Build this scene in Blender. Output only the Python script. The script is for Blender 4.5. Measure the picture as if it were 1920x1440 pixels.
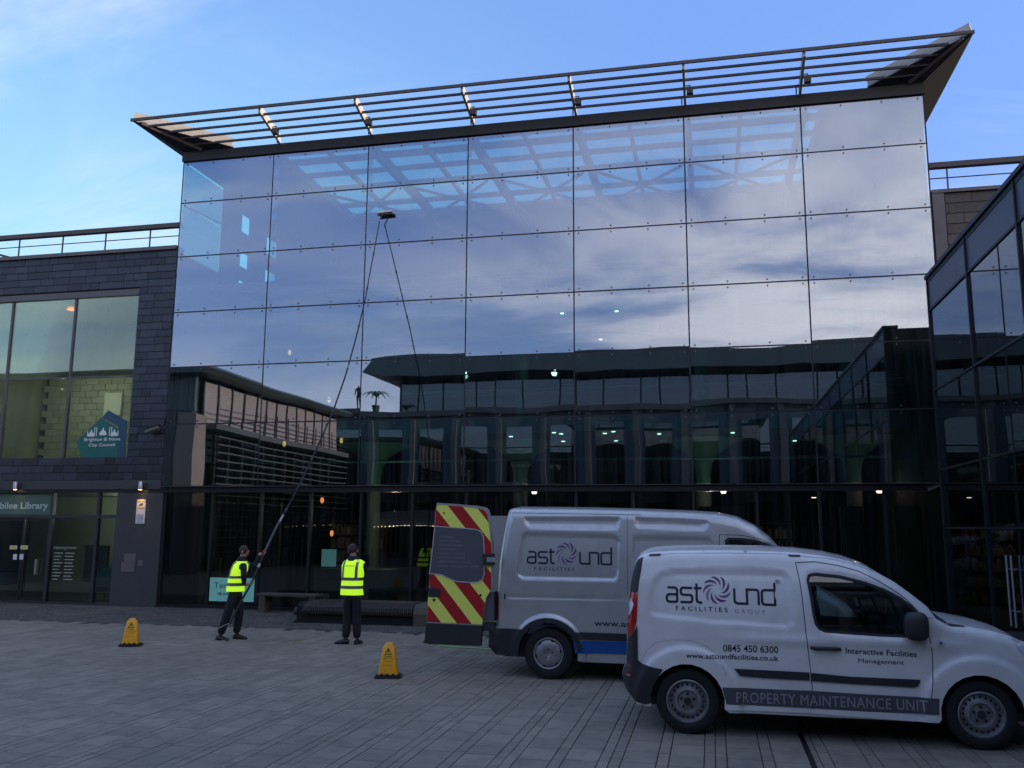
import bpy, math, random
import numpy as np
from mathutils import Vector, Matrix
from mathutils.geometry import delaunay_2d_cdt
random.seed(7)
rnd = random.random
PI = math.pi
for o in list(bpy.data.objects):
    bpy.data.objects.remove(o)
scn = bpy.context.scene
C = scn.collection

# ------------------------------------------------------------------ camera
FPX = 1665.36
YAW, PITCH, ROLL = math.radians(-12.569), math.radians(9.1327), math.radians(0.3376)
CAM = np.array([0.0, -20.790, 2.0726])
_cy, _sy, _cp, _sp = math.cos(YAW), math.sin(YAW), math.cos(PITCH), math.sin(PITCH)
_F = np.array([_sy*_cp, _cy*_cp, _sp]); _R = np.array([_cy, -_sy, 0.0]); _U = np.cross(_R, _F)
_r = math.cos(ROLL)*_R + math.sin(ROLL)*_U
_u = -math.sin(ROLL)*_R + math.cos(ROLL)*_U
cd = bpy.data.cameras.new('camera')
cam = bpy.data.objects.new('camera', cd); C.objects.link(cam)
cam.matrix_world = Matrix(((_r[0], _u[0], -_F[0], CAM[0]), (_r[1], _u[1], -_F[1], CAM[1]), (_r[2], _u[2], -_F[2], CAM[2]), (0, 0, 0, 1)))
cd.sensor_width = 36.0; cd.lens = 36.0*FPX/1920.0
cd.clip_start = 0.1; cd.clip_end = 2000
scn.camera = cam

def at(px, py, y):
    """a point of the place: sight line of the surveyed photograph cut at depth y"""
    d = _F + (px-960)/FPX*_r - (py-720)/FPX*_u
    t = (y-CAM[1])/d[1]
    return CAM + t*d
def gnd(px, py, z=0.0):
    d = _F + (px-960)/FPX*_r - (py-720)/FPX*_u
    return CAM + (z-CAM[2])/d[2]*d

# ------------------------------------------------------------------ light
SUN_EL, SUN_AZ = math.radians(9.0), math.radians(83.0)     # azimuth from +Y towards +X
world = bpy.data.worlds.new('World'); scn.world = world; world.use_nodes = True
wt = world.node_tree; wt.nodes.clear()
def wn(t, **k):
    n = wt.nodes.new(t)
    for a, b in k.items(): setattr(n, a, b)
    return n
L = wt.links.new
wout = wn('ShaderNodeOutputWorld'); bg = wn('ShaderNodeBackground')
sky = wn('ShaderNodeTexSky'); sky.sky_type = 'NISHITA'; sky.sun_disc = False
sky.sun_elevation = SUN_EL; sky.sun_rotation = SUN_AZ; sky.altitude = 0
sky.air_density = 1.0; sky.dust_density = 0.6; sky.ozone_density = 3.0
geo = wn('ShaderNodeTexCoord')
sep = wn('ShaderNodeSeparateXYZ'); L(geo.outputs['Generated'], sep.inputs[0])
def M(op, a, b=None, c=None, clamp=False):
    n = wn('ShaderNodeMath', operation=op); n.use_clamp = clamp
    for i, v in enumerate((a, b, c)):
        if v is None: continue
        if isinstance(v, (int, float)): n.inputs[i].default_value = v
        else: L(v, n.inputs[i])
    return n.outputs[0]
def MR(v, a, b, c, d):
    n = wn('ShaderNodeMapRange'); n.interpolation_type = 'SMOOTHSTEP'
    L(v, n.inputs['Value'])
    for k, x in zip(('From Min', 'From Max', 'To Min', 'To Max'), (a, b, c, d)): n.inputs[k].default_value = x
    return n.outputs['Result']
def MIX(fac, a, b, mode='MIX'):
    n = wn('ShaderNodeMix'); n.data_type = 'RGBA'; n.blend_type = mode
    if isinstance(fac, (int, float)): n.inputs[0].default_value = fac
    else: L(fac, n.inputs[0])
    for v, i in ((a, 6), (b, 7)):
        if isinstance(v, tuple): n.inputs[i].default_value = v
        else: L(v, n.inputs[i])
    return n.outputs[2]
X_, Y_, Z_ = sep.outputs
up = M('ADD', M('MAXIMUM', Z_, 0.0), 0.16)
comb = wn('ShaderNodeCombineXYZ')
L(M('DIVIDE', X_, up), comb.inputs[0]); L(M('DIVIDE', Y_, up), comb.inputs[1])
def noise(vec, scale, detail, rough, dist=0.0, sc=(1, 1, 1), rot=0.0, loc=(0, 0, 0)):
    mp = wn('ShaderNodeMapping'); L(vec, mp.inputs[0]); mp.inputs['Scale'].default_value = sc
    mp.inputs['Rotation'].default_value = (0, 0, rot); mp.inputs['Location'].default_value = loc
    n = wn('ShaderNodeTexNoise'); L(mp.outputs[0], n.inputs['Vector'])
    n.inputs['Scale'].default_value = scale; n.inputs['Detail'].default_value = detail
    n.inputs['Roughness'].default_value = rough; n.inputs['Distortion'].default_value = dist
    return n.outputs[0]
# broken altocumulus over the southern half, thin cirrus over the north
n1 = noise(comb.outputs[0], 1.25, 8, 0.55, 0.6, (0.65, 1.1, 1), 0.35, (3.1, 0.7, 0))
n2 = noise(comb.outputs[0], 0.75, 6, 0.6, 1.6, (0.45, 1.7, 1), -0.9, (1.3, 4.2, 0))
south = MR(Y_, 0.25, -0.35, 0.0, 1.0)
east = MR(M('ADD', X_, M('MULTIPLY', Z_, -0.5)), -0.6, 0.1, 0.15, 1.0)
c1 = M('MULTIPLY', M('MULTIPLY', M('MULTIPLY', MR(n1, 0.39, 0.60, 0.0, 1.0), south), east), MR(Z_, 0.32, 0.50, 1.0, 0.42))
c2 = M('MULTIPLY', MR(n2, 0.44, 0.68, 0.0, 1.0), 0.50)
low = MR(Z_, 0.0, 0.45, 1.0, 0.0)
pale = M('MULTIPLY', M('MULTIPLY', MR(X_, 0.02, -0.62, 0.0, 1.0), MR(Z_, 0.22, 0.66, 1.0, 0.0)), MR(Y_, -0.1, 0.5, 0.0, 1.0))
skyc = MIX(1.0, sky.outputs[0], (1.0,1.0,1.25,1), 'MULTIPLY')
ramp = MIX(MR(Z_, 0.0, 0.42, 0.0, 1.0), (1.45, 1.55, 1.85, 1), (0.43, 0.78, 1.76, 1))
skyc = MIX(0.80, skyc, ramp)
hz = MIX(M('MULTIPLY', pale, 0.70), skyc, (0.95,1.85,2.2,1))
cl2 = MIX(c2, hz, (1.7,1.95,2.3,1))
cl1 = MIX(M('MULTIPLY', c1, 0.95), cl2, (4.6,4.1,3.9,1))
L(cl1, bg.inputs['Color']); bg.inputs['Strength'].default_value = 0.15
L(bg.outputs[0], wout.inputs[0])
sd = bpy.data.lights.new('sun', 'SUN'); sun = bpy.data.objects.new('sun', sd); C.objects.link(sun)
sd.energy = 2.0; sd.angle = math.radians(0.5); sd.color = (1.0, 0.80, 0.58)
sv = Vector((math.sin(SUN_AZ)*math.cos(SUN_EL), math.cos(SUN_AZ)*math.cos(SUN_EL), math.sin(SUN_EL)))
sun.rotation_euler = sv.to_track_quat('Z', 'Y').to_euler(); sun.location = (60, 20, 30)
scn.view_settings.view_transform = 'Standard'; scn.view_settings.look = 'None'
scn.view_settings.exposure = 1.74; scn.view_settings.gamma = 1.0
scn.view_settings.use_curve_mapping = False
scn.render.engine = 'CYCLES'
cy = scn.cycles
cy.max_bounces = 8; cy.diffuse_bounces = 2; cy.glossy_bounces = 4; cy.transmission_bounces = 4
cy.transparent_max_bounces = 16; cy.caustics_reflective = False; cy.caustics_refractive = False
cy.sample_clamp_indirect = 4.0; cy.use_denoising = True

# ------------------------------------------------------------------ materials
def new_mat(name):
    m = bpy.data.materials.new(name); m.use_nodes = True
    return m, m.node_tree
def mat(name, col, rough=0.6, metal=0.0, var=0.0, nscale=3.0, bump=0.0, bscale=40.0, obj_var=0.0, attr=None, coat=0.0,
        dirt=None, dirt_amt=0.0, dscale=1.5, emit=None, emit_s=0.0, spec=None, vstretch=None, spots=False):
    m, nt = new_mat(name); N = nt.nodes; b = N['Principled BSDF']
    b.inputs['Base Color'].default_value = (*col, 1); b.inputs['Roughness'].default_value = rough
    b.inputs['Metallic'].default_value = metal; b.inputs['Coat Weight'].default_value = coat
    if spec is not None: b.inputs['Specular IOR Level'].default_value = spec
    if emit: b.inputs['Emission Color'].default_value = (*emit, 1); b.inputs['Emission Strength'].default_value = emit_s
    tc = N.new('ShaderNodeTexCoord'); src = None
    def mixc(fac, a, bb, mode='MIX'):
        n = N.new('ShaderNodeMix'); n.data_type = 'RGBA'; n.blend_type = mode
        if isinstance(fac, float): n.inputs[0].default_value = fac
        else: nt.links.new(fac, n.inputs[0])
        for v, i in ((a, 6), (bb, 7)):
            if isinstance(v, tuple): n.inputs[i].default_value = v
            else: nt.links.new(v, n.inputs[i])
        return n.outputs[2]
    gp = N.new('ShaderNodeNewGeometry').outputs['Position']
    def nz(scale, detail=5, rough=0.6):
        n = N.new('ShaderNodeTexNoise'); n.inputs['Scale'].default_value = scale
        n.inputs['Detail'].default_value = detail; n.inputs['Roughness'].default_value = rough
        if vstretch:
            mp = N.new('ShaderNodeMapping'); mp.inputs['Scale'].default_value = vstretch
            nt.links.new(gp, mp.inputs[0]); nt.links.new(mp.outputs[0], n.inputs['Vector'])
        else: nt.links.new(gp, n.inputs['Vector'])
        return n.outputs[0]
    def gray(v, lo, hi):
        r = N.new('ShaderNodeMapRange'); nt.links.new(v, r.inputs[0])
        r.inputs['To Min'].default_value = lo; r.inputs['To Max'].default_value = hi
        c = N.new('ShaderNodeCombineColor')
        for i in range(3): nt.links.new(r.outputs[0], c.inputs[i])
        return c.outputs[0], r
    col_s = (*col, 1)
    if var > 0:
        g, r = gray(nz(nscale), 1-var, 1+var); r.inputs['From Min'].default_value = 0.3; r.inputs['From Max'].default_value = 0.7
        col_s = mixc(1.0, col_s, g, 'MULTIPLY')
    if obj_var > 0:
        if attr:
            a = N.new('ShaderNodeAttribute'); a.attribute_name = attr; v = a.outputs['Fac']
        else:
            v = N.new('ShaderNodeObjectInfo').outputs['Random']
        g, r = gray(v, 1-obj_var, 1+obj_var); col_s = mixc(1.0, col_s, g, 'MULTIPLY')
    if dirt:
        r = N.new('ShaderNodeMapRange'); nt.links.new(nz(dscale, 8, 0.65), r.inputs[0])
        r.inputs['From Min'].default_value = 0.45; r.inputs['From Max'].default_value = 0.75; r.inputs['To Max'].default_value = dirt_amt
        col_s = mixc(r.outputs[0], col_s, (*dirt, 1))
        if spots:
            for sc_, lo, hi, am in ((34.0, .66, .72, .55), (1.1, .56, .72, .35)):
                r = N.new('ShaderNodeMapRange'); nt.links.new(nz(sc_, 2 if sc_ > 9 else 7, 0.5), r.inputs[0])
                r.inputs['From Min'].default_value = lo; r.inputs['From Max'].default_value = hi; r.inputs['To Max'].default_value = am
                col_s = mixc(r.outputs[0], col_s, (*dirt, 1))
    if not isinstance(col_s, tuple): nt.links.new(col_s, b.inputs['Base Color'])
    if bump > 0:
        bp = N.new('ShaderNodeBump'); bp.inputs['Strength'].default_value = bump; bp.inputs['Distance'].default_value = 0.01
        nt.links.new(nz(bscale, 4), bp.inputs['Height']); nt.links.new(bp.outputs[0], b.inputs['Normal'])
    return m
def glass(name, tint, refl, wave=0.0, wscale=0.5, gcol=(0.95, 0.97, 1.0), streak=0.0, fres=0.5, emit=None):
    m, nt = new_mat(name); N = nt.nodes; N.remove(N['Principled BSDF']); out = N['Material Output']
    tr = N.new('ShaderNodeBsdfTransparent'); tr.inputs[0].default_value = (*tint, 1)
    gl = N.new('ShaderNodeBsdfGlossy'); gl.inputs['Color'].default_value = (*gcol, 1); gl.inputs['Roughness'].default_value = 0.0
    fr = N.new('ShaderNodeFresnel'); fr.inputs[0].default_value = 1.5
    ma = N.new('ShaderNodeMath'); ma.operation = 'MULTIPLY_ADD'; ma.use_clamp = True
    nt.links.new(fr.outputs[0], ma.inputs[0]); ma.inputs[1].default_value = fres; ma.inputs[2].default_value = refl
    gp = N.new('ShaderNodeNewGeometry').outputs['Position']
    if wave > 0:
        n = N.new('ShaderNodeTexNoise'); n.inputs['Scale'].default_value = wscale; n.inputs['Detail'].default_value = 1.0
        nt.links.new(gp, n.inputs['Vector'])
        bp = N.new('ShaderNodeBump'); bp.inputs['Strength'].default_value = 1.0; bp.inputs['Distance'].default_value = wave
        nt.links.new(n.outputs[0], bp.inputs['Height']); nt.links.new(bp.outputs[0], gl.inputs['Normal'])
    mx = N.new('ShaderNodeMixShader'); nt.links.new(ma.outputs[0], mx.inputs[0])
    nt.links.new(tr.outputs[0], mx.inputs[1]); nt.links.new(gl.outputs[0], mx.inputs[2])
    last = mx
    if streak > 0:
        df = N.new('ShaderNodeBsdfDiffuse'); df.inputs[0].default_value = (0.55, 0.6, 0.62, 1)
        mp = N.new('ShaderNodeMapping'); mp.inputs['Scale'].default_value = (14, 14, 0.5); nt.links.new(gp, mp.inputs[0])
        n = N.new('ShaderNodeTexNoise'); n.inputs['Scale'].default_value = 1.0; n.inputs['Detail'].default_value = 6
        nt.links.new(mp.outputs[0], n.inputs['Vector'])
        r = N.new('ShaderNodeMapRange'); nt.links.new(n.outputs[0], r.inputs[0])
        r.inputs['From Min'].default_value = 0.4; r.inputs['From Max'].default_value = 0.8; r.inputs['To Max'].default_value = streak
        m2 = N.new('ShaderNodeMixShader'); nt.links.new(r.outputs[0], m2.inputs[0])
        nt.links.new(mx.outputs[0], m2.inputs[1]); nt.links.new(df.outputs[0], m2.inputs[2]); last = m2
    nt.links.new(last.outputs[0], out.inputs[0])
    return m

# ------------------------------------------------------------------ mesh helpers
class MB:
    def __init__(s): s.v = []; s.f = []; s.t = []; s.tint = 0.5
    def add(s, vs, fs):
        b = len(s.v); s.v += [tuple(map(float, p)) for p in vs]; s.f += [tuple(b+i for i in f) for f in fs]; s.t += [s.tint]*len(vs)
        return s
    def box(s, x0, x1, y0, y1, z0, z1):
        v = [(x, y, z) for z in (z0, z1) for y in (y0, y1) for x in (x0, x1)]
        return s.add(v, [(0, 2, 3, 1), (4, 5, 7, 6), (0, 1, 5, 4), (2, 6, 7, 3), (0, 4, 6, 2), (1, 3, 7, 5)])
    def frustum(s, x0, x1, y0, y1, z0, z1, i=0.005):
        v = [(x0, y0, z0), (x1, y0, z0), (x1, y1, z0), (x0, y1, z0), (x0+i, y0+i, z1), (x1-i, y0+i, z1), (x1-i, y1-i, z1), (x0+i, y1-i, z1)]
        return s.add(v, [(4, 5, 6, 7), (0, 1, 5, 4), (1, 2, 6, 5), (2, 3, 7, 6), (3, 0, 4, 7)])
    def prism(s, poly, a, b, axis='y'):
        n = len(poly)
        def P(p, t): return {'y': (p[0], t, p[1]), 'x': (t, p[0], p[1]), 'z': (p[0], p[1], t)}[axis]
        v = [P(p, a) for p in poly]+[P(p, b) for p in poly]
        return s.add(v, [tuple(range(n)), tuple(range(2*n-1, n-1, -1))]+[(i, (i+1) % n+0, (i+1) % n+n, i+n) for i in range(n)])
    def bar(s, p, q, w, h=None, upv=(0, 0, 1)):
        h = h or w; p = Vector(p); q = Vector(q); d = (q-p).normalized(); u = Vector(upv)
        if abs(d.dot(u)) > 0.98: u = Vector((1, 0, 0))
        a = d.cross(u).normalized(); u = a.cross(d).normalized()
        v = [c+a*(w/2*i)+u*(h/2*j) for c in (p, q) for i, j in ((-1, -1), (1, -1), (1, 1), (-1, 1))]
        return s.add(v, [(0, 3, 2, 1), (4, 5, 6, 7), (0, 1, 5, 4), (1, 2, 6, 5), (2, 3, 7, 6), (3, 0, 4, 7)])
    def tube(s, pts, r, n=8, cap=True):
        pts = [Vector(p) for p in pts]; rs = r if isinstance(r, (list, tuple)) else [r]*len(pts); v = []; pa = None
        for i, p in enumerate(pts):
            d = (pts[min(i+1, len(pts)-1)]-pts[max(i-1, 0)]).normalized()
            if pa is None: pa = d.cross(Vector((0, 0, 1)) if abs(d.z) < 0.9 else Vector((1, 0, 0))).normalized()
            a = (pa-d*pa.dot(d)).normalized(); b = d.cross(a); pa = a
            v += [p+(a*math.cos(2*PI*k/n)+b*math.sin(2*PI*k/n))*rs[i] for k in range(n)]
        f = [(i*n+k, i*n+(k+1) % n, (i+1)*n+(k+1) % n, (i+1)*n+k) for i in range(len(pts)-1) for k in range(n)]
        if cap: f += [tuple(range(n-1, -1, -1)), tuple(range(len(v)-n, len(v)))]
        return s.add(v, f)
    def lathe(s, prof, c=(0, 0, 0), n=24, axis='z', close=True):
        v = []
        for r, h in prof:
            for k in range(n):
                a = 2*PI*k/n; x, y = r*math.cos(a), r*math.sin(a)
                v.append((c[0]+x, c[1]+y, c[2]+h) if axis == 'z' else (c[0]+x, c[1]+h, c[2]+y))
        f = [(i*n+k, i*n+(k+1) % n, (i+1)*n+(k+1) % n, (i+1)*n+k) for i in range(len(prof)-1) for k in range(n)]
        if close: f += [tuple(range(n-1, -1, -1)), tuple(range(len(v)-n, len(v)))]
        return s.add(v, f)
    def sup(s, c, r, e=0.5, n=16, m=10, rot=0.0):
        v = []
        sg = lambda t, p: math.copysign(abs(t)**p, t)
        for i in range(m+1):
            a = -PI/2+PI*i/m
            for k in range(n):
                b = 2*PI*k/n
                x = r[0]*sg(math.cos(a), e)*sg(math.cos(b), e); y = r[1]*sg(math.cos(a), e)*sg(math.sin(b), e); z = r[2]*sg(math.sin(a), e)
                v.append((c[0]+x*math.cos(rot)-y*math.sin(rot), c[1]+x*math.sin(rot)+y*math.cos(rot), c[2]+z))
        return s.add(v, [(i*n+k, i*n+(k+1) % n, (i+1)*n+(k+1) % n, (i+1)*n+k) for i in range(m) for k in range(n)])
    def quad(s, *p): return s.add(p, [tuple(range(len(p)))])
    def build(s, name, m, parent=None, smooth=False, rel=True, attr=False, label=None):
        me = bpy.data.meshes.new(name)
        off = Vector((0, 0, 0))
        if parent and rel:
            q = parent
            while q: off += q.location; q = q.parent
        me.from_pydata([(a-off.x, b-off.y, c-off.z) for a, b, c in s.v], [], s.f)
        if attr:
            at_ = me.attributes.new('tint', 'FLOAT', 'POINT'); at_.data.foreach_set('value', s.t)
        return link(name, me, m, parent, smooth, label)
def fixn(me):
    import bmesh
    bm = bmesh.new(); bm.from_mesh(me); bmesh.ops.recalc_face_normals(bm, faces=bm.faces); bm.to_mesh(me); bm.free()
def link(name, me, m, parent=None, smooth=False, label=None):
    if len(me.polygons) < 60000: fixn(me)
    if m: me.materials.append(m)
    if smooth:
        me.polygons.foreach_set('use_smooth', [True]*len(me.polygons))
        if smooth != 'all': me.set_sharp_from_angle(angle=math.radians(38))
    o = bpy.data.objects.new(name, me); C.objects.link(o)
    if parent: o.parent = parent
    if label: o['label'] = label
    return o
def tag(o, label, cat, group=None, kind=None):
    o['label'] = label
    if cat: o['category'] = cat
    if group: o['group'] = group
    if kind: o['kind'] = kind
    return o
def thing(name, label, cat, loc=(0, 0, 0), group=None, kind=None, rz=0.0):
    o = bpy.data.objects.new(name, None); C.objects.link(o); o.location = loc; o.rotation_euler[2] = rz
    return tag(o, label, cat, group, kind)
def copy_tree(o, parent=None):
    c = o.copy(); C.objects.link(c); c.parent = parent
    for ch in [x for x in o.children]: copy_tree(ch, c)
    return c
def clones(name, me, m, locs, parent, rots=None):
    """alike pieces sharing one mesh"""
    out = []
    for i, l in enumerate(locs):
        o = bpy.data.objects.new(name, me); C.objects.link(o); o.parent = parent; o.location = l
        if rots: o.rotation_euler = rots[i]
        out.append(o)
    if m and not me.materials: me.materials.append(m)
    return out

# flat lettering: (x, z) outlines from the built-in font, fitted into a box
_tc = {}
def glyphs(s, bold=0.0, spacing=1.0):
    k = (s, bold, spacing)
    if k not in _tc:
        cu = bpy.data.curves.new('t', 'FONT'); cu.body = s; cu.offset = bold; cu.space_character = spacing; cu.resolution_u = 3
        ob = bpy.data.objects.new('t', cu); C.objects.link(ob)
        dg = bpy.context.evaluated_depsgraph_get(); me = bpy.data.meshes.new_from_object(ob.evaluated_get(dg))
        vs = [(v.co.x, v.co.y) for v in me.vertices]; fs = [tuple(p.vertices) for p in me.polygons]
        bpy.data.objects.remove(ob); bpy.data.curves.remove(cu); bpy.data.meshes.remove(me)
        _tc[k] = (vs, fs)
    return _tc[k]
def text2d(s, x0, x1, z0, z1, bold=0.0, spacing=1.0, shear=0.0, base_like=None):
    vs, fs = glyphs(s, bold, spacing)
    xs = [v[0] for v in vs]; a, b = min(xs), max(xs)
    rv, _ = glyphs(base_like or s, bold, spacing); zs = [v[1] for v in rv]; c, d = min(zs), max(zs)
    return [(x0+(v[0]-a)/(b-a)*(x1-x0)+shear*(v[1]-c), z0+(v[1]-c)/(d-c)*(z1-z0)) for v in vs], fs
def stroke2d(paths, w):
    vs, fs = [], []
    for p in paths:
        p = [Vector(q) for q in p]; n = len(p); b = len(vs)
        for i in range(n):
            d0 = (p[i]-p[i-1]).normalized() if i else (p[1]-p[0]).normalized()
            d1 = (p[i+1]-p[i]).normalized() if i < n-1 else d0
            t = (d0+d1).normalized(); nn = Vector((-t.y, t.x)); k = w/2/max(0.45, nn.dot(Vector((-d0.y, d0.x))))
            vs += [tuple(p[i]+nn*k), tuple(p[i]-nn*k)]
        fs += [(b+2*i, b+2*i+1, b+2*i+3, b+2*i+2) for i in range(n-1)]
    return vs, fs
def arcpts(cx, cz, r, a0, a1, n):
    return [(cx+r*math.cos(math.radians(a0+(a1-a0)*i/n)), cz+r*math.sin(math.radians(a0+(a1-a0)*i/n))) for i in range(n+1)]
def clip(poly, a, b, c):
    out = []
    for i in range(len(poly)):
        p, q = poly[i], poly[(i+1) % len(poly)]; dp = a*p[0]+b*p[1]-c; dq = a*q[0]+b*q[1]-c
        if dp >= 0: out.append(p)
        if (dp > 0 > dq) or (dp < 0 < dq):
            t = dp/(dp-dq); out.append((p[0]+t*(q[0]-p[0]), p[1]+t*(q[1]-p[1])))
    return out
def plate(mb, v2, f2, y, th=0.003):
    """flat print or sheet in the xz plane facing -y with a little thickness"""
    n = len(v2)
    return mb.add([(a, y, b) for a, b in v2], f2)
def rrect(x0, x1, z0, z1, r, n=5):
    o = []
    for cx, cz, a in ((x1-r, z1-r, 0), (x0+r, z1-r, 90), (x0+r, z0+r, 180), (x1-r, z0+r, 270)): o += arcpts(cx, cz, r, a, a+90, n)
    return o

# ================================================================== palette
m_joint = mat('paving_joint', (0.022, 0.022, 0.024), 0.95, bump=0.4, bscale=60)
m_paver = mat('concrete_paver', (0.255, 0.222, 0.172), 0.82, var=0.15, nscale=0.45, obj_var=0.12, bump=0.45, bscale=70, dirt=(0.085, 0.085, 0.08), dirt_amt=0.55, dscale=5.0, spots=True)
m_paver_s = mat('concrete_paver_joined', (0.255, 0.222, 0.172), 0.82, var=0.15, nscale=0.45, obj_var=0.12, attr='tint', bump=0.45, bscale=70, dirt=(0.085, 0.085, 0.08), dirt_amt=0.55, dscale=5.0, spots=True)
m_sett = mat('granite_sett', (0.085, 0.08, 0.07), 0.85, var=0.3, nscale=1.2, obj_var=0.3, attr='tint', bump=0.5, bscale=50)
m_slate = mat('slate_tile', (0.014, 0.018, 0.026), 0.40, var=0.30, nscale=6, obj_var=0.75, bump=0.35, bscale=25)
m_slate_b = mat('slate_backing', (0.015, 0.015, 0.018), 0.8)
m_slate2 = mat('slate_tile_brown', (0.075, 0.062, 0.052), 0.6, var=0.25, nscale=6, obj_var=0.25, bump=0.35, bscale=25)
m_steel = mat('dark_steel', (0.055, 0.056, 0.065), 0.5, 0.4, var=0.15, nscale=5)
m_louv = mat('louvre_steel', (0.075, 0.06, 0.06), 0.55, 0.2, var=0.12, nscale=3)
m_raft = mat('rafter_paint', (0.42, 0.40, 0.36), 0.55, var=0.08, nscale=4)
m_black = mat('black_frame', (0.014, 0.015, 0.018), 0.45, 0.2)
m_matte = mat('matt_dark_soffit', (0.012, 0.012, 0.014), 0.95, spec=0.1)
m_gasket = mat('joint_gasket', (0.02, 0.022, 0.03), 0.7)
m_bolt = mat('bolt_metal', (0.10, 0.105, 0.12), 0.4, 0.8)
m_coping = mat('coping_metal', (0.11, 0.10, 0.105), 0.5, 0.3, var=0.1)
m_pier = mat('grey_render_panel', (0.050, 0.053, 0.055), 0.7, var=0.12, nscale=2, bump=0.2, bscale=90, dirt=(0.07, 0.07, 0.075), dirt_amt=0.5, dscale=0.9)
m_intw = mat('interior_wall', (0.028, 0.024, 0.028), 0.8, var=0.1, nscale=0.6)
m_ints = mat('interior_slab', (0.14, 0.15, 0.17), 0.7, var=0.1)
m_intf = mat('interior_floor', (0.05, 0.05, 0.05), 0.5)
m_frame_b = mat('roof_frame_blue', (0.04, 0.04, 0.06), 0.5)
m_cream = mat('cream_plaster', (0.42, 0.42, 0.33), 0.8, var=0.1, nscale=1)
m_block = mat('pale_block', (0.40, 0.41, 0.34), 0.85, obj_var=0.12, attr='tint', bump=0.4, bscale=30)
m_conc = mat('white_column', (0.16, 0.165, 0.14), 0.7)
m_spand = mat('spandrel_navy', (0.055, 0.07, 0.10), 0.35, 0.0, var=0.08, nscale=1.5, spec=0.7)
m_clad = mat('dark_cladding', (0.016, 0.017, 0.022), 0.5, var=0.2, nscale=1)
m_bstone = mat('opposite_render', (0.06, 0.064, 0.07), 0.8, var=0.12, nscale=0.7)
m_bstone2 = mat('render_painted_sunlit', (0.18, 0.15, 0.14), 0.8, var=0.1, nscale=0.7)  # paler, warmer copy of the render with sunlight put into its colour
m_broof = mat('opposite_roof', (0.06, 0.085, 0.09), 0.6, var=0.15, nscale=0.9)
m_bdark = mat('opposite_dark', (0.018, 0.024, 0.028), 0.6)
m_white_emit = mat('lamp_white', (0.9, 0.9, 0.85), emit=(1.0, 0.72, 0.55), emit_s=2.2)
m_warm_emit = mat('lamp_warm', (0.9, 0.6, 0.3), emit=(1.0, 0.26, 0.06), emit_s=0.8)
g_fac = glass('facade_glass', (0.47, 0.85, 0.83), 0.235, wave=0.0028, wscale=0.55, streak=0.03, gcol=(0.86, 0.80, 0.96))
g_gf = glass('ground_floor_glass', (0.56, 0.62, 0.62), 0.02, wave=0.001, wscale=0.7, streak=0.02, fres=0.55)
g_off = glass('office_glass', (0.72, 0.80, 0.72), 0.09, wave=0.002, wscale=0.5, streak=0.03, gcol=(0.85, 0.95, 0.9))
g_right = glass('curtain_wall_glass', (0.30, 0.36, 0.42), 0.33, wave=0.002, wscale=0.4, fres=0.6)
g_roof = glass('roof_glass', (0.88, 0.96, 0.98), 0.03)
g_side = glass('side_glass', (0.66, 0.74, 0.76), 0.04)
g_far = glass('far_window_glass', (0.05, 0.06, 0.07), 0.13, wave=0.002, wscale=0.4)

# ================================================================== ground
mb = MB(); mb.quad((-160, -160, -0.03), (160, -160, -0.03), (160, 160, -0.03), (-160, 160, -0.03))
ground = mb.build('ground', mat('ground_asphalt', (0.06, 0.06, 0.065), 0.9, var=0.2), None); tag(ground, 'wide dark ground sheet under and around the square', None, kind='structure')
mb = MB(); mb.box(-24, 9, -24, -0.02, -0.028, -0.012)
plaza = mb.build('plaza_paving', m_joint); tag(plaza, 'grey paved square in front of the library', None, kind='structure')
PY0, PY1 = -23.5, -3.52
cols = []; x = -0.127; seq = [0.10, 0.103, 0.31, 0.107, 0.31]; i = 0
while x < 8.6:
    cols.append((x, seq[i % 5])); x += seq[i % 5]; i += 1
x = -0.127; i = 0; rs_ = [0.31, 0.107, 0.31, 0.103, 0.10]
while x > -23.5:
    w = rs_[i % 5]; x -= w; cols.append((x, w)); i += 1
near = MB(); rowlen = 0.42; meshes = {}; cand = []; joined = MB()
dv = np.array([math.sin(YAW), math.cos(YAW)])
for (x, w) in cols:
    ph = rnd()*rowlen*0.5
    ln = rowlen if w > 0.2 else rowlen*1.05
    y = PY0+ph
    while y+ln < PY1:
        cx, cy_ = x+w/2, y+ln/2
        cand.append((x, y, w, ln, cx, cy_)); y += ln
def pix(cx, cy_, cz=0.0):
    d = np.array([cx, cy_, cz])-CAM; k = d@_F
    return (960+FPX*(d@_r)/k, 720-FPX*(d@_u)/k) if k > 0.1 else (-9e9, 9e9)
vis = []
for c in cand:
    px, py = pix(c[4], c[5])
    if -15 < px < 1935 and 1100 < py < 1455: vis.append(((c[4])**2+(c[5]+20.79)**2-(1.5 if c[2] > 0.2 else 0)*8, c))
vis.sort(key=lambda t: t[0])
near_set = set(id(v[1]) for v in vis[:300])
for c in cand:
    x, y, w, ln, cx, cy_ = c
    z = -0.001-0.003*rnd()
    if 0.78 < cx < 0.86 and False: continue
    if id(c) in near_set:
        key = round(w, 3)
        if key not in meshes:
            q = MB(); q.frustum(-w/2+0.003, w/2-0.003, -rowlen/2+0.0015, rowlen/2-0.0015, -0.012, 0.0, 0.003)
            me = bpy.data.meshes.new('paver'); me.from_pydata(q.v, [], q.f); fixn(me); me.materials.append(m_paver); meshes[key] = me
        o = bpy.data.objects.new('paver', meshes[key]); C.objects.link(o); o.parent = plaza; o.location = (cx, cy_, z)
        o.scale = (1, ln/rowlen, 1)
    else:
        joined.tint = rnd(); joined.frustum(x+0.003, x+w-0.003, y+0.0015, y+ln-0.0015, -0.012, z, 0.003)
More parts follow.
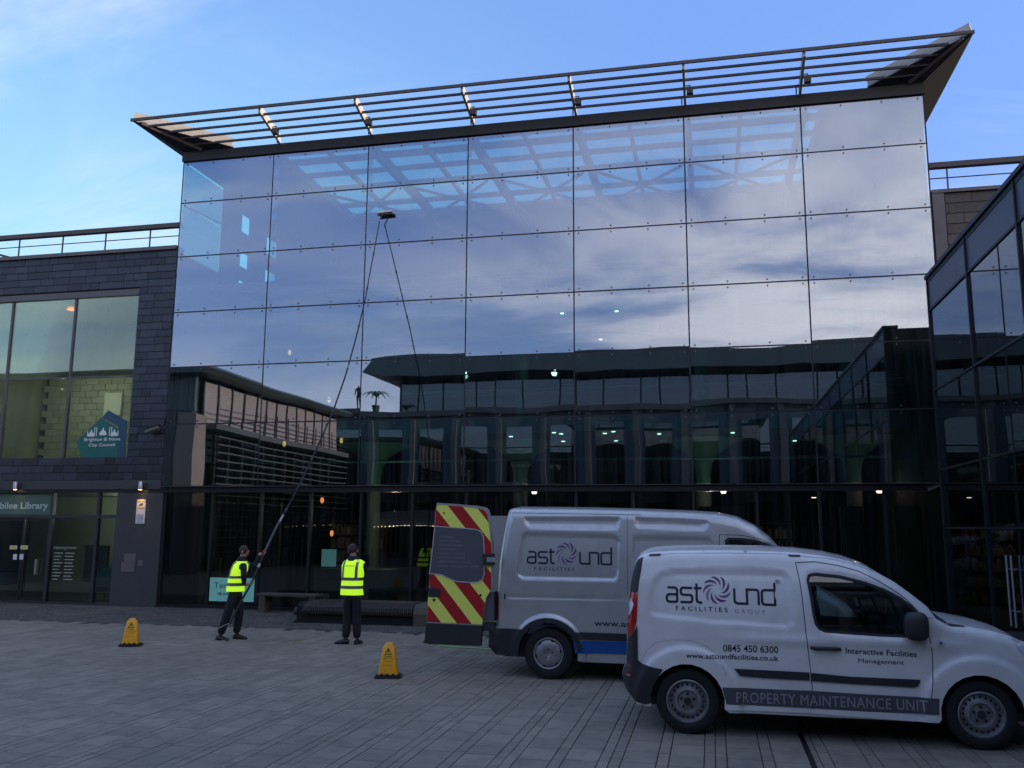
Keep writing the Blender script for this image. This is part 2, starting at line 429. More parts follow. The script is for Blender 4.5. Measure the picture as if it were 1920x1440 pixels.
o = joined.build('paver_field', m_paver_s, plaza, attr=True); o['kind'] = 'stuff'
mb = MB(); y = PY1+0.01
while y < -0.1:
    x = -23.5+rnd()*0.1
    while x < 8.8:
        w = 0.13+0.08*rnd(); mb.tint = rnd(); z = -0.002+0.005*rnd()
        mb.frustum(x+0.004, x+w-0.004, y+0.004, y+0.101, -0.012, z, 0.01); x += w
    y += 0.105
o = mb.build('granite_setts', m_sett, plaza, attr=True); o['kind'] = 'stuff'
mb = MB(); mb.box(0.803, 0.808, -23, -3.6, -0.01, 0.0035); mb.box(0.842, 0.847, -23, -3.6, -0.01, 0.0035); mb.box(0.808, 0.842, -23, -3.6, -0.01, 0.0015)
dr = mb.build('drain_channel', m_black); tag(dr, 'narrow black slot drain running under the white van', 'drain')
# faded yellow paint scrapes
m_yp = mat('faded_yellow_paint', (0.30, 0.20, 0.06), 0.9, var=0.4, nscale=14)
mb = MB()
for (a, b, c_, d_) in ((525, 1206, 556, 1199), (556, 1202, 590, 1196), (540, 1209, 575, 1204)):
    p, q = gnd(a, b), gnd(c_, d_); w = 0.07
    mb.add([(p[0], p[1]-w, .004), (q[0], q[1]-w*.6, .004), (q[0]+.05, q[1]+w, .004), (p[0]-.03, p[1]+w*.7, .004)], [(0, 1, 2, 3)])
o = mb.build('paint_scrape', m_yp); tag(o, 'faded yellow paint scrape on the paving between the two men', 'paint mark')

# ================================================================== library
lib = thing('library', 'large glass fronted library with dark slate wing and louvred canopy', 'building', (-4.46, 6, 0))
XG = [-13.984+2.72*i for i in range(8)]
ZG = [3.06, 4.684, 6.212, 7.713, 9.266, 10.797, 11.978]
J = 0.017
for c in range(7):
    for r in range(6):
        x0, x1, z0, z1 = XG[c]+J, XG[c+1]-J, ZG[r]+J, ZG[r+1]-J
        cx, cz = (x0+x1)/2, (z0+z1)/2
        q = MB(); nx, nz = 8, 6; hx, hz = (x1-x0)/2, (z1-z0)/2; bow = random.uniform(-0.002, 0.0025)
        for s_, yy in ((0, -0.006), (1, 0.006)):
            vv = []
            for j in range(nz+1):
                for i in range(nx+1):
                    u, v = -1+2*i/nx, -1+2*j/nz
                    vv.append((u*hx, yy+bow*(1-u*u)*(1-v*v), v*hz))
            q.add(vv, [(j*(nx+1)+i, j*(nx+1)+i+1, (j+1)*(nx+1)+i+1, (j+1)*(nx+1)+i) for j in range(nz) for i in range(nx)])
        q.add([(-hx, -.006, -hz), (hx, -.006, -hz), (hx, -.006, hz), (-hx, -.006, hz), (-hx, .006, -hz), (hx, .006, -hz), (hx, .006, hz), (-hx, .006, hz)],
              [(0, 1, 5, 4), (1, 2, 6, 5), (2, 3, 7, 6), (3, 0, 4, 7)])
        o = q.build('glass_pane', g_fac, None, smooth=True); o.parent = lib; o.location = (cx+4.46, -6, cz)
        o.rotation_euler = (random.uniform(-1, 1)*0.0016, 0, random.uniform(-1, 1)*0.0016)
for i in range(8):
    mb = MB(); mb.box(XG[i]-J+.001, XG[i]+J-.001, 0.0, 0.03, 3.07, 11.97); mb.build('vertical_gasket', m_gasket, lib)
for z in ZG[1:-1]:
    mb = MB()
    for i in range(7): mb.box(XG[i]+J, XG[i+1]-J, 0.002, 0.028, z-J+.001, z+J-.001)
    mb.build('horizontal_gasket', m_gasket, lib)
mb = MB()
for c in range(7):
    for r in range(6):
        for fx in (0.045, 0.335, 0.665, 0.955):
            for zz in (ZG[r]+0.075, ZG[r+1]-0.075):
                if r == 0 and zz < ZG[0]+0.1: continue
                x = XG[c]+2.72*fx
                mb.lathe([(0.021, -0.008), (0.021, 0.0), (0.010, 0.03)], (x, -0.008, zz), 8, 'y')
o = mb.build('glazing_bolt', m_bolt, lib); o['kind'] = 'stuff'
# glass fins, spider arms and columns just behind the panes
for i in range(8):
    if 0 < i < 7:
        mb = MB(); mb.box(XG[i]-0.008, XG[i]+0.008, 0.045, 0.33, 3.1, 11.9); mb.build('glass_fin', glass('fin_glass', (0.6, 0.8, 0.82), 0.03) if i == 1 else bpy.data.materials['fin_glass'], lib)
# side return glazing (left and right cheeks)
for xs in (XG[0]+0.02,):
    for k, (ya, yb) in enumerate(((0.05, 2.0),)):
        for r in (3, 4, 5):
            mb = MB(); mb.box(xs-.006, xs+.006, ya, yb, ZG[r]+.012, ZG[r+1]-.012); mb.build('return_pane', g_side, lib)
    mb = MB()
    for z in ZG[4:6]: mb.bar((xs+.03*(1 if xs < 0 else -1), 0.1, z-.05), (xs+.03*(1 if xs < 0 else -1), 1.95, z+.1), 0.03)
    mb.build('return_bracket', m_steel, lib)
# beams
mb = MB(); mb.box(XG[0]-.02, XG[7]+.02, -0.07, 0.22, 11.985, 12.25); mb.build('head_beam', m_black, lib)
mb = MB(); mb.box(XG[0]-.02, XG[7]+.02, -0.03, 0.2, 2.90, 3.045); mb.build('transfer_beam', m_black, lib)
mb = MB(); mb.box(XG[0]-.02, XG[7]+.3, -0.12, 0.05, 3.045, 3.058); mb.build('drip_ledge', m_coping, lib)
# ground floor panes and mullions under the hall
gx = [-13.88, -12.52, -11.16, -9.80, -8.45, -7.12, -5.76, -4.40, -3.09, -1.77, -0.39, 1.01, 2.35, 3.70, 5.03]
for a, b in zip(gx[:-1], gx[1:]):
    mb = MB(); mb.box(a+.03, b-.03, 0.06, 0.075, 0.08, 2.89); mb.build('shopfront_pane', g_gf, lib)
for a in gx:
    mb = MB(); mb.box(a-.032, a+.032, 0.02, 0.14, 0.02, 2.895); mb.build('mullion', m_black, lib)
mb = MB(); mb.box(-13.9, 5.05, 0.0, 0.16, -0.012, 0.075); mb.build('sill', m_black, lib)

# --- canopy: inner edge on the head beam, outer edge forward and up
YO, ZO, YI, ZI, QX = -1.3, 12.70, -0.02, 12.27, 0.8
XL, XR = XG[0], XG[7]
can = bpy.data.objects.new('canopy', None); C.objects.link(can); can.parent = lib; can.location = (0, -6, 12.2)
def lerp(a, b, t): return a+(b-a)*t
def tapered(mb, xa, xb, y, z, w, h): mb.bar((xa, y, z), (xb, y, z), w, h)
for k in range(5):
    t = k/5.0; y, z = lerp(YO, YI, t), lerp(ZO, ZI, t)
    xa = XL-QX*(1-t); xb = XR+QX*(1-t)
    mb = MB(); mb.bar((xa+(0 if k == 0 else .3), y, z), (xb-(0 if k == 0 else .3), y, z), 0.045, 0.055 if k else 0.075); mb.build('louvre', m_louv, can)
for i in range(7):
    xr = XL + 1.05 + 2.72*i - 0.0
xr_list = [at(485, 203, -1.28)[0], at(664, 183, -1.28)[0], at(865, 163, -1.28)[0], at(1066, 142, -1.28)[0], at(1281, 118, -1.28)[0], at(1508, 96, -1.28)[0]]
for xr in xr_list:
    mb = MB()
    mb.prism([(YO+.06, ZO-.13), (YO+.06, ZO+.09), (YI-.07, ZI+.20), (YI-.07, ZI-.03)], xr-.03, xr+.03, 'x'); mb.build('rafter', m_raft, can)
    t = 0.60; y, z = lerp(YO, YI, t), lerp(ZO, ZI, t)
    mb = MB(); mb.box(xr+.05, xr+.20, y-.1, y+.02, z-.17, z-.03); mb.bar((xr+.03, y-.03, z+.05), (xr+.15, y-.03, z+.05), .02); mb.bar((xr+.13, y-.03, z+.05), (xr+.13, y-.03, z-.04), .02)
    mb.build('floodlight', m_steel, can)
    mb = MB(); mb.bar((xr-.08, -0.06, ZI), (xr-.08, -0.06, ZI+.18), .03); mb.bar((xr-.08, -.06, ZI+.17), (xr, -.3, lerp(ZO, ZI, .8)), .02); mb.build('tie_bracket', m_steel, can)
# solid flared corners: sloping soffit + lit hip board, running back along both flanks
def corner(sgn, xc, w_in, depth):
    xo = xc+sgn*QX
    mb = MB()
    A, B, Cc = (xo, YO, ZO), (xc, YI, ZI), (xc-sgn*w_in, YI, ZI)
    mb.add([A, B, Cc, (A[0], A[1], A[2]+.05), (B[0], B[1], B[2]+.05), (Cc[0], Cc[1], Cc[2]+.05)], [(0, 1, 2), (3, 5, 4), (0, 3, 4, 1), (1, 4, 5, 2), (2, 5, 3, 0)])
    mb.build('corner_soffit', m_steel, can)
    mb = MB(); mb.add([A, (xo, depth, ZO), (xc, depth, ZI), B, (xo, YO, ZO+.06), (xo, depth, ZO+.06), (xc, depth, ZI+.06), (xc, YI, ZI+.06)],
                      [(0, 3, 2, 1), (4, 5, 6, 7), (0, 1, 5, 4), (1, 2, 6, 5), (2, 3, 7, 6), (3, 0, 4, 7)])
    mb.build('flank_soffit', m_matte, can)
    mb = MB(); mb.bar((xc-sgn*w_in, YI-.03, ZI+.14), (xo-sgn*.05, YO+.05, ZO+.12), 0.05, 0.26); mb.build('hip_board', m_raft, can)
corner(-1, XL, 1.5, 8.0); corner(1, XR, 1.2, 8.0)
mb = MB(); mb.bar((XL+.6, YI-.1, ZI-.02), (XL-QX+.25, YO+.12, ZO-.05), .05, .09); mb.build('hip_rib', m_louv, can)
mb = MB(); mb.bar((XR-.3, YI-.1, ZI-.02), (XR+QX-.2, YO+.12, ZO-.05), .05, .09); mb.build('hip_rib', m_louv, can)

# --- hall roof with a big rooflight, framed and cross braced
RZ = 12.02
rf = bpy.data.objects.new('hall_roof', None); C.objects.link(rf); rf.parent = lib; rf.location = (0, -3, RZ)
ox0, ox1, oy0, oy1 = -11.5, 2.86, 0.32, 5.6
mb = MB()
mb.box(XL+.02, ox0, 0.22, 14, RZ, RZ+.27); mb.box(ox1, XR-.02, 0.22, 14, RZ, RZ+.27); mb.box(ox0, ox1, oy1, 14, RZ, RZ+.27); mb.box(ox0, ox1, 0.22, oy0, RZ, RZ+.27)
mb.build('roof_deck', m_intw, rf)
mb = MB()
mb.box(ox0, ox1, oy0, oy1, RZ+.22, RZ+.24); mb.build('rooflight_glass', g_roof, rf)
for i in range(1, 7):
    mb = MB(); mb.bar((XG[i]+.1, 0.1, RZ-.1), (XG[i]+.1, 7.5, RZ-.02), .16, .26); mb.build('roof_beam', m_frame_b, rf)
for i in range(1, 6):
    x = XG[i]+1.36; mb = MB(); mb.bar((x, oy0, RZ+.12), (x, oy1, RZ+.12), .10, .12); mb.build('roof_purlin', m_frame_b, rf)
for y, w in ((.95, .13), (1.9, .04), (3.0, .10), (4.4, .05)):
    mb = MB(); mb.bar((ox0, y, RZ+.1), (ox1, y, RZ+.1), w, .15); mb.build('roof_purlin', m_frame_b, rf)
for i in range(1, 6):
    a, b = XG[i]+.1, XG[i+1]-.1
    mb = MB(); mb.tube([(a, 2.4, RZ-.2), (b, 5.1, RZ-.2)], .045, 6); mb.tube([(b, 2.4, RZ-.28), (a, 5.1, RZ-.28)], .045, 6); mb.build('cross_brace', m_frame_b, rf)
# --- hall interior
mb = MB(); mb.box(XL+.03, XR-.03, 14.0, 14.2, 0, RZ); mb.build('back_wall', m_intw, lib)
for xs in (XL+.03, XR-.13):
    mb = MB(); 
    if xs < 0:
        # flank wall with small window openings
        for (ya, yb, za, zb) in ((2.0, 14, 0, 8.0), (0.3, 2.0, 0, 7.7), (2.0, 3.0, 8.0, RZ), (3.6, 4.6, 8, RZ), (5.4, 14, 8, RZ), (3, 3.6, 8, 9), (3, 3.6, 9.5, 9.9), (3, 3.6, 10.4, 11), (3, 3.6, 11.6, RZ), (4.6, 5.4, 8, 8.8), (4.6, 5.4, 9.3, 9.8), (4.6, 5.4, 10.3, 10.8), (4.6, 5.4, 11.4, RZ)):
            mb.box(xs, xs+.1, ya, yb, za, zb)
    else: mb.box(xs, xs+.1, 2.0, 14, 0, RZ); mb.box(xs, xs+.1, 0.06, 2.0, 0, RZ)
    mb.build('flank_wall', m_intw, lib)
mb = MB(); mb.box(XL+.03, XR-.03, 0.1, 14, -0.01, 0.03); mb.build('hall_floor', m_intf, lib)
for z, y0 in ((4.62, 2.6), (8.05, 3.2)):
    mb = MB(); mb.box(XL+.2, XR-.2, y0, 13.9, z, z+.32); mb.build('floor_slab', m_intw, lib)
    mb = MB(); mb.box(XL+.2, XR-.2, y0-.04, y0, z-.02, z+.36); mb.build('slab_edge', m_ints, lib)
    mb = MB()
    for h in (.55, .8, 1.05): mb.bar((XL+.2, y0-.02, z+.3+h*.9), (XR-.2, y0-.02, z+.3+h*.9), .035)
    for i in range(15): mb.bar((XL+.3+i*1.33, y0-.02, z+.3), (XL+.3+i*1.33, y0-.02, z+1.3), .03)
    mb.build('balcony_rail', m_steel, lib)
# pale horizontal sun blinds hanging in the void
for z, y0 in ((5.6, 1.5), (7.0, 1.5), (8.9, 1.6), (3.75, 1.3)):
    mb = MB(); mb.box(XL+.3, XR-.3, y0, y0+.5, z, z+.03); mb.build('light_shelf', m_ints, lib)
for cx in (-10.3, -5.6, -0.2, 3.9):
    for zb, zt in ((0.0, 4.6), (4.95, 8.03)):
        mb = MB(); mb.lathe([(.22, zb), (.22, zt-1.0), (.26, zt-.7), (.45, zt-.4), (.9, zt-.12), (1.25, zt-.01)], (cx, 5.6, 0), 20, close=False); mb.build('flared_column', m_conc, lib, smooth=True)
for (cx, z) in ((-5.6, 3.2), (-0.2, 3.2), (-5.0, 6.7), (3.9, 3.2)):
    pl = bpy.data.lights.new('column_uplight', 'POINT'); po = bpy.data.objects.new('column_uplight', pl); C.objects.link(po); po.location = (cx+.55, 4.95, z)
    pl.energy = 1.1; pl.color = (1.0, 0.70, 0.60); pl.shadow_soft_size = 0.03
    mb = MB(); mb.lathe([(.06, -.05), (.09, .04)], (cx+.55, 4.95, z-.12), 10); o = mb.build('uplighter', m_white_emit, lib)
# downlights in the soffits
dl = MB(); dl.lathe([(.055, 0), (.055, .012)], (0, 0, 0), 10); dme = bpy.data.meshes.new('downlight'); dme.from_pydata(dl.v, [], dl.f)
locs = []
for (px, py, z) in ((1052, 813, 4.6), (1134, 812, 4.6), (1056, 827, 4.6), (958, 818, 4.6), (1155, 826, 4.6), (1236, 813, 4.6), (1003, 789, 4.6), (1128, 787, 4.6),
                    (1054, 587, 8.03), (1012, 635, 8.03), (1126, 636, 8.03), (1156, 583, 8.03), (1245, 625, 8.03), (1374, 811, 4.6), (1490, 826, 4.6), (1600, 910, 2.85)):
    p = gnd(px, py, z); locs.append((p[0]+4.46, min(max(p[1], 2.8), 13)-6, z-.016))
clones('downlight', dme, m_white_emit, locs, lib)
for (px, py, y) in ((543, 661, 3.0), (617, 750, 3.0), (533, 832, 3.0), (640, 826, 3.4), (604, 938, 2.5), (622, 1000, 2.5)):
    p = at(px, py, y)
    mb = MB(); mb.sup((p[0], p[1], p[2]), (.05, .05, .085), 1.0, 10, 6); mb.build('wall_sconce', m_warm_emit, lib, smooth=True)
# ground floor contents seen dimly through the glass
m_wood = mat('dark_wood', (0.10, 0.06, 0.035), 0.6, var=0.25, nscale=3, vstretch=(1, 1, 0.2))
m_green = mat('green_panel', (0.06, 0.12, 0.08), 0.7); m_amber = mat('amber_panel', (0.22, 0.14, 0.05), 0.7)
mb = MB(); mb.box(-13.6, -13.1, 1.2, 1.3, 0.9, 2.7); mb.build('wall_panel', m_green, lib)
mb = MB(); mb.box(-13.5, -12.9, 1.2, 1.3, 0.03, 1.2); mb.build('wall_panel', m_amber, lib)
mb = MB(); mb.box(-12.0, -11.4, 1.6, 1.7, 0.03, 2.7); mb.build('wall_panel', m_wood, lib)
for (a, b, m_) in ((-3.9, -2.6, m_amber), (-0.3, 0.9, m_wood), (3.0, 3.5, m_wood), (4.2, 4.8, m_amber)):
    mb = MB(); mb.box(a, b, 1.8, 1.9, 0.03, 2.6); mb.build('wall_panel', m_, lib)
pl = bpy.data.lights.new('lobby_lamp', 'POINT'); po = bpy.data.objects.new('lobby_lamp', pl); C.objects.link(po); po.location = (-9, 4, 2.5); pl.energy = 14; pl.color = (1, .85, .6); pl.shadow_soft_size = .03
pl = bpy.data.lights.new('lobby_lamp', 'POINT'); po = bpy.data.objects.new('lobby_lamp', pl); C.objects.link(po); po.location = (0, 3.5, 2.5); pl.energy = 10; pl.color = (1, .8, .55); pl.shadow_soft_size = .03
desk = thing('reception_desk', 'low dark desk with small screens just inside the ground floor glass', 'desk', (-9.2, 1.8, 0.03))
mb = MB(); mb.box(-10.3, -8.2, 1.5, 2.2, .03, .95); mb.build('counter', m_green, desk)
mb = MB(); mb.box(-10.2, -9.8, 1.7, 1.75, 1.0, 1.45); mb.build('screen', mat('teal_screen', (.2, .45, .45), .4, emit=(.25, .6, .6), emit_s=.12), desk)
mb = MB(); mb.box(-9.5, -8.9, 1.8, 1.85, 1.0, 1.3); mb.build('monitor', m_black, desk)

random.seed(11)
m_books = mat('book_spines', (0.20, 0.12, 0.08), 0.7, obj_var=0.9, attr='tint')
for i, x in enumerate((-11.0, -7.2, -5.2, -2.0, 1.4)):
    t = thing('bookshelf', ('tall dark bookshelf %s, dimly seen inside the ground floor glass' % ('behind the pole man', 'right of the standing man', 'behind the striped van door', 'above the silver van roof', 'behind the silver cab')[i]), 'bookshelf', (x, 6.2, .03), 'bookshelves inside the library')
    for sx in (-.9, .88): mb = MB(); mb.box(x+sx, x+sx+.03, 6.0, 6.35, .03, 2.3); mb.build('side_panel', m_wood, t)
    for k in range(6): mb = MB(); mb.box(x-.87, x+.88, 6.0, 6.35, .1+k*.42, .125+k*.42); mb.build('shelf', m_wood, t)
    mb = MB()
    for k in range(5):
        q = x-.85
        while q < x+.84:
            w = .025+.03*rnd(); mb.tint = rnd(); mb.box(q, q+w-.002, 6.03, 6.25, .127+k*.42, .127+k*.42+.2+.14*rnd()); q += w+(.1 if rnd() > .93 else 0)
    o = mb.build('books', m_books, t, attr=True); o['kind'] = 'stuff'
# --- slate wing on the left
def slates(wallname, x0, x1, z0, z1, holes, m, seed, tile=0.42, course=0.203, lib=lib):
    random.seed(seed)
    w = MB()
    xs = sorted({x0, x1}|{h[0] for h in holes}|{h[1] for h in holes}); zs = sorted({z0, z1}|{h[2] for h in holes}|{h[3] for h in holes})
    for a, b in zip(xs[:-1], xs[1:]):
        for c, d in zip(zs[:-1], zs[1:]):
            if any(h[0] <= a and b <= h[1] and h[2] <= c and d <= h[3] for h in holes): continue
            w.box(a, b, 0.045, 0.3, c, d)
    wo = w.build(wallname, m_slate_b, lib)
    zc = z0; meshes = {}
    n = int(round((z1-z0)/course)); course = (z1-z0)/n
    cnt = 0
    for r in range(n):
        x = x0-random.random()*tile
        while x < x1:
            t = tile*random.choice((0.55, 0.8, 1.0, 1.35))
            a, b = max(x, x0), min(x+t, x1); x += t
            segs = [(a, b)]
            for h in holes:
                if z0+(r+.5)*course > h[2] and z0+(r+.5)*course < h[3]:
                    ns = []
                    for p, q in segs:
                        if q <= h[0] or p >= h[1]: ns.append((p, q))
                        else:
                            if p < h[0]: ns.append((p, h[0]))
                            if q > h[1]: ns.append((h[1], q))
                    segs = ns
            for p, q in segs:
                if q-p < 0.04: continue
                zz = z0+r*course
                b_ = MB(); i = .004
                b_.add([(p+.003, .04, zz+.003), (q-.003, .04, zz+.003), (q-.003, .04, zz+course-.003), (p+.003, .04, zz+course-.003),
                        (p+.005, .004, zz+.004), (q-.005, .004, zz+.004), (q-.005, .020, zz+course-.004), (p+.005, .020, zz+course-.004)],
                       [(4, 5, 6, 7), (0, 1, 5, 4), (1, 2, 6, 5), (2, 3, 7, 6), (3, 0, 4, 7)])
                o = b_.build('slate', m, wo); cnt += 1
    return wo, cnt
wl, nn = slates('slate_wall', -20.8, XL-.03, 3.24, 9.50, [(-20.8, -15.10, 3.78, 8.46)], m_slate, 5, tile=0.52)
wr, nn2 = slates('slate_wall', XR+.30, 9.5, 6.2, 9.58, [], m_slate2, 6, tile=0.8, course=0.24)
print('slates', nn, nn2)
mb = MB(); mb.box(XR+.03, XR+.28, -.03, .3, 0, 9.58); mb.build('downpipe_casing', m_coping, lib)
mb = MB(); mb.box(XR+.3, 9.5, .02, .3, 0, 6.2); mb.build('link_wall', m_clad, lib)
mb = MB(); mb.box(XR+.03, 9.5, -.05, .35, 9.58, 9.66); mb.build('coping', m_coping, lib)
mb = MB(); mb.box(-26, XL-.03, -.05, .35, 9.50, 9.60); mb.build('coping', m_coping, lib)
mb = MB(); mb.box(-26, XL-.05, .3, 14, 9.3, 9.45); mb.box(XR+.03, 9.5, .35, 14, 9.3, 9.45); mb.build('flat_roof', m_clad, lib)
mb = MB(); mb.box(-26, -20.8, .0, .3, 0, 9.5); mb.box(-20.95, -20.81, .3, 14, 0, 9.3); mb.build('end_wall', m_slate_b, lib)
mb = MB(); mb.box(9.5, 26, 0, 14, 0, 9.4); mb.build('sun_blocking_wing', m_clad, lib)  # unseen wing added to keep the low sun off the paving
# roof railings
def railing(xa, xb, zb, posts):
    r = bpy.data.objects.new('roof_railing', None); C.objects.link(r); r.parent = lib; r.location = ((xa+xb)/2+4.46, -6+.12, zb)
    mb = MB(); mb.bar((xa, .12, zb+.62), (xb, .12, zb+.62), .16, .12); mb.build('handrail', m_louv, r)
    mb = MB(); mb.tube([(xa, .12, zb+.32), (xb, .12, zb+.32)], .014, 6); mb.build('mid_rail', m_louv, r)
    for p in posts:
        mb = MB(); mb.bar((p, .12, zb-.02), (p, .12, zb+.58), .03); mb.build('post', m_louv, r)
railing(-26, XL-.03, 9.60, [at(px, 465, .12)[0] for px in (36, 117, 197, 280)]+[-21.2, -22.9, -24.6])
railing(XR+.03, 9.4, 9.66, [at(1776, 330, .12)[0], 7.6, 9.0])
mb = MB(); mb.bar((-19.2, .12, 9.55), (-21.4, .3, 10.2), .06); mb.build('roof_ladder_rail', m_louv, lib)
# office window (six panes) with lit room
ow = bpy.data.objects.new('office_window', None); C.objects.link(ow); ow.parent = lib; ow.location = (-17.9+4.46, -6, 3.8)
wx = [-20.8, -19.16, -17.12, -15.12]; wz = [3.80, 6.05, 8.30]
for a, b in zip(wx[:-1], wx[1:]):
    for c, d in zip(wz[:-1], wz[1:]):
        mb = MB(); mb.box(a+.03, b-.03, .10, .112, c+.025, d-.025); mb.build('window_pane', g_off, ow)
m_wfr = mat('window_frame_grey', (0.10, 0.10, 0.11), 0.5, 0.2)
mb = MB()
for a in wx[1:3]: mb.box(a-.03, a+.03, .07, .16, 3.8, 8.44)
mb.box(-20.8, -15.10, .075, .15, 6.03, 6.07); mb.box(-20.8, -15.10, .07, .16, 3.775, 3.825); mb.box(-15.135, -15.10, .065, .17, 3.775, 8.44); mb.box(-20.8, -15.1, .03, .16, 8.29, 8.455)
mb.build('window_frame', m_wfr, ow)
mb = MB(); mb.box(-20.8, -14.6, 4.5, 4.6, 3.3, 8.9); mb.box(-14.62, -14.5, .3, 4.5, 3.3, 8.9); mb.box(-20.80, -20.72, .32, 4.49, 3.36, 8.59); mb.build('office_wall', m_cream, lib)
mb = MB(); mb.box(-20.8, -14.6, .3, 4.5, 3.25, 3.35); mb.box(-20.8, -14.6, .31, 4.5, 8.6, 8.7); mb.build('office_ceiling', m_cream, lib)
mb = MB()                                                     # pale block wall inside
random.seed(3)
for r in range(16):
    x = -20.6+(r % 2)*.2
    while x < -15.6:
        mb.tint = rnd(); mb.box(x+.006, x+.44, 3.2, 3.3, 3.4+r*.2+.004, 3.4+r*.2+.194); x += .45
o = mb.build('block_wall', m_block, lib, attr=True); o['kind'] = 'stuff'
m_pic = mat('white_board', (0.75, 0.78, 0.72), 0.6)
mb = MB(); mb.box(-18.3, -17.7, 3.12, 3.16, 5.4, 6.1); mb.build('wall_board', m_pic, lib)
mb = MB(); mb.box(-16.0, -15.6, 3.12, 3.16, 5.0, 6.0); mb.build('wall_board', m_pic, lib)
for (x, y, e) in ((-18.6, 1.6, 13), (-16.6, 1.5, 10)):
    pl = bpy.data.lights.new('office_lamp', 'POINT'); po = bpy.data.objects.new('office_lamp', pl); C.objects.link(po); po.location = (x, y, 6.0); pl.energy = e; pl.color = (1.0, .93, .80); pl.shadow_soft_size = .03
for i, px in enumerate((20, 50, 85, 125, 163, 200)):
    p = at(px, 625, 2.2)
    mb = MB(); mb.tube([(p[0], 2.2, 8.6), (p[0], 2.2, p[2])], .008, 5); mb.lathe([(.02, .1), (.05, 0)], (p[0], 2.2, p[2]-.08), 8); mb.build('pendant_rod', m_conc, lib)
p = at(134, 580, 2.0); mb = MB(); mb.sup(tuple(p), (.14, .14, .05), 1, 12, 6); mb.build('pendant_lamp', m_warm_emit, lib, smooth=True)
# window sticker with the council's dome emblem
st = bpy.data.objects.new('council_sticker', None); C.objects.link(st); st.parent = ow; st.location = (0, .09, 0)
m_teal = mat('teal_film', (0.012, 0.13, 0.11), 0.5); m_blue_f = mat('blue_film', (0.02, 0.08, 0.12), 0.5); m_wht = mat('white_print', (0.72, 0.76, 0.74), 0.6)
Q = lambda px, py: (at(px, py, .09)[0], at(px, py, .09)[2])
poly = [Q(150, 820), Q(196, 782), Q(218, 770), Q(238, 788), Q(234, 858), Q(160, 857), Q(143, 845)]
mb = MB(); mb.prism([Q(143, 828), Q(190, 783), Q(222, 804), Q(218, 858), Q(152, 857)], .094, .098); mb.build('sticker_film', m_teal, st)
mb = MB(); mb.prism([Q(192, 783), Q(203, 769), Q(239, 790), Q(235, 858), Q(219, 858), Q(222, 800)], .088, .092); mb.build('sticker_film', m_blue_f, st)
mb = MB()
for s, y0_, y1_, h in (('Brighton & Hove', 829, 820, 0), ('City Council', 839, 831, 0)):
    a = Q(158 if 'B' in s else 166, y0_); b = Q(226 if 'B' in s else 216, y1_)
    v, f = text2d(s, a[0], b[0], a[1], b[1], .012); mb.add([(p_, .083, q_) for p_, q_ in v], f)
def dome(cx, cz, r):
    pts = [(cx-r, cz)]+[(cx+r*math.cos(a), cz+r*.25+r*.95*math.sin(a)) for a in np.linspace(PI, PI*.62, 5)]+[(cx, cz+r*2.0)]+[(cx+r*math.cos(a), cz+r*.25+r*.95*math.sin(a)) for a in np.linspace(PI*.38, 0, 5)]+[(cx+r, cz)]
    mb.add([(p_, .083, q_) for p_, q_ in pts], [tuple(range(len(pts)))])
c0 = Q(193, 816)
dome(c0[0], c0[1], .11); dome(c0[0]-.36, c0[1]-.03, .10); dome(c0[0]+.34, c0[1]-.03, .10)
for dx in (-.2, -.26, .2, .26, .46, -.47): mb.box(c0[0]+dx-.012, c0[0]+dx+.012, .082, .084, c0[1]-.02, c0[1]+(.22 if abs(dx) < .3 else .12))
mb.build('sticker_print', m_wht, st)
# ground floor of the wing
mb = MB(); mb.box(-26, XL-.03, -.02, .3, 2.99, 3.235); mb.build('fascia', m_pier, lib)
mb = MB(); mb.box(-26, XL-.03, -.0, .3, 2.90, 2.985); mb.build('soffit_strip', m_black, lib)
mb = MB(); mb.box(-15.28, -13.93, -.01, .3, 0, 2.895); pier = mb.build('entrance_pier', m_pier, lib)
ent = bpy.data.objects.new('entrance_screen', None); C.objects.link(ent); ent.parent = lib; ent.location = (-17.6+4.46, -6, 0)
ex = [-20.8, -19.3, -17.29, -15.88, -15.28]
for k, (a, b) in enumerate(zip(ex[:-1], ex[1:])):
    for c, d in ((.06, 2.24), (2.32, 2.88)):
        if k == 1 and c < 1: continue
        mb = MB(); mb.box(a+.035, b-.035, .08, .092, c, d); mb.build('screen_pane', g_gf if d < 2.5 else g_off, ent)
for a in ex[:-1]:
    mb = MB(); mb.box(a-.04, a+.04, .04, .16, 0, 2.895); mb.build('mullion', m_steel, ent)
mb = MB(); mb.box(-20.8, -15.29, .045, .155, 2.24, 2.32); mb.build('transom', m_steel, ent)
mb = MB(); mb.box(-20.8, -15.29, .045, .155, -.01, .05); mb.build('threshold', m_steel, ent)
for (a, b) in ((-19.26, -18.12), (-18.09, -17.33)):
    d = MB(); d.box(a, a+.05, .07, .11, .06, 2.22); d.box(b-.05, b, .07, .11, .06, 2.22); d.box(a+.05, b-.05, .07, .11, 2.16, 2.22); d.box(a+.05, b-.05, .07, .11, .06, .14)
    dd = d.build('door', m_black, ent); mb = MB(); mb.box(a+.05, b-.05, .085, .095, .14, 2.16); mb.build('door_glass', g_gf, dd)
mb = MB(); mb.box(-17.62, -17.56, -.02, .06, .75, 1.15); mb.build('door_handle', mat('brushed_steel', (.5, .5, .48), .35, .9), ent)
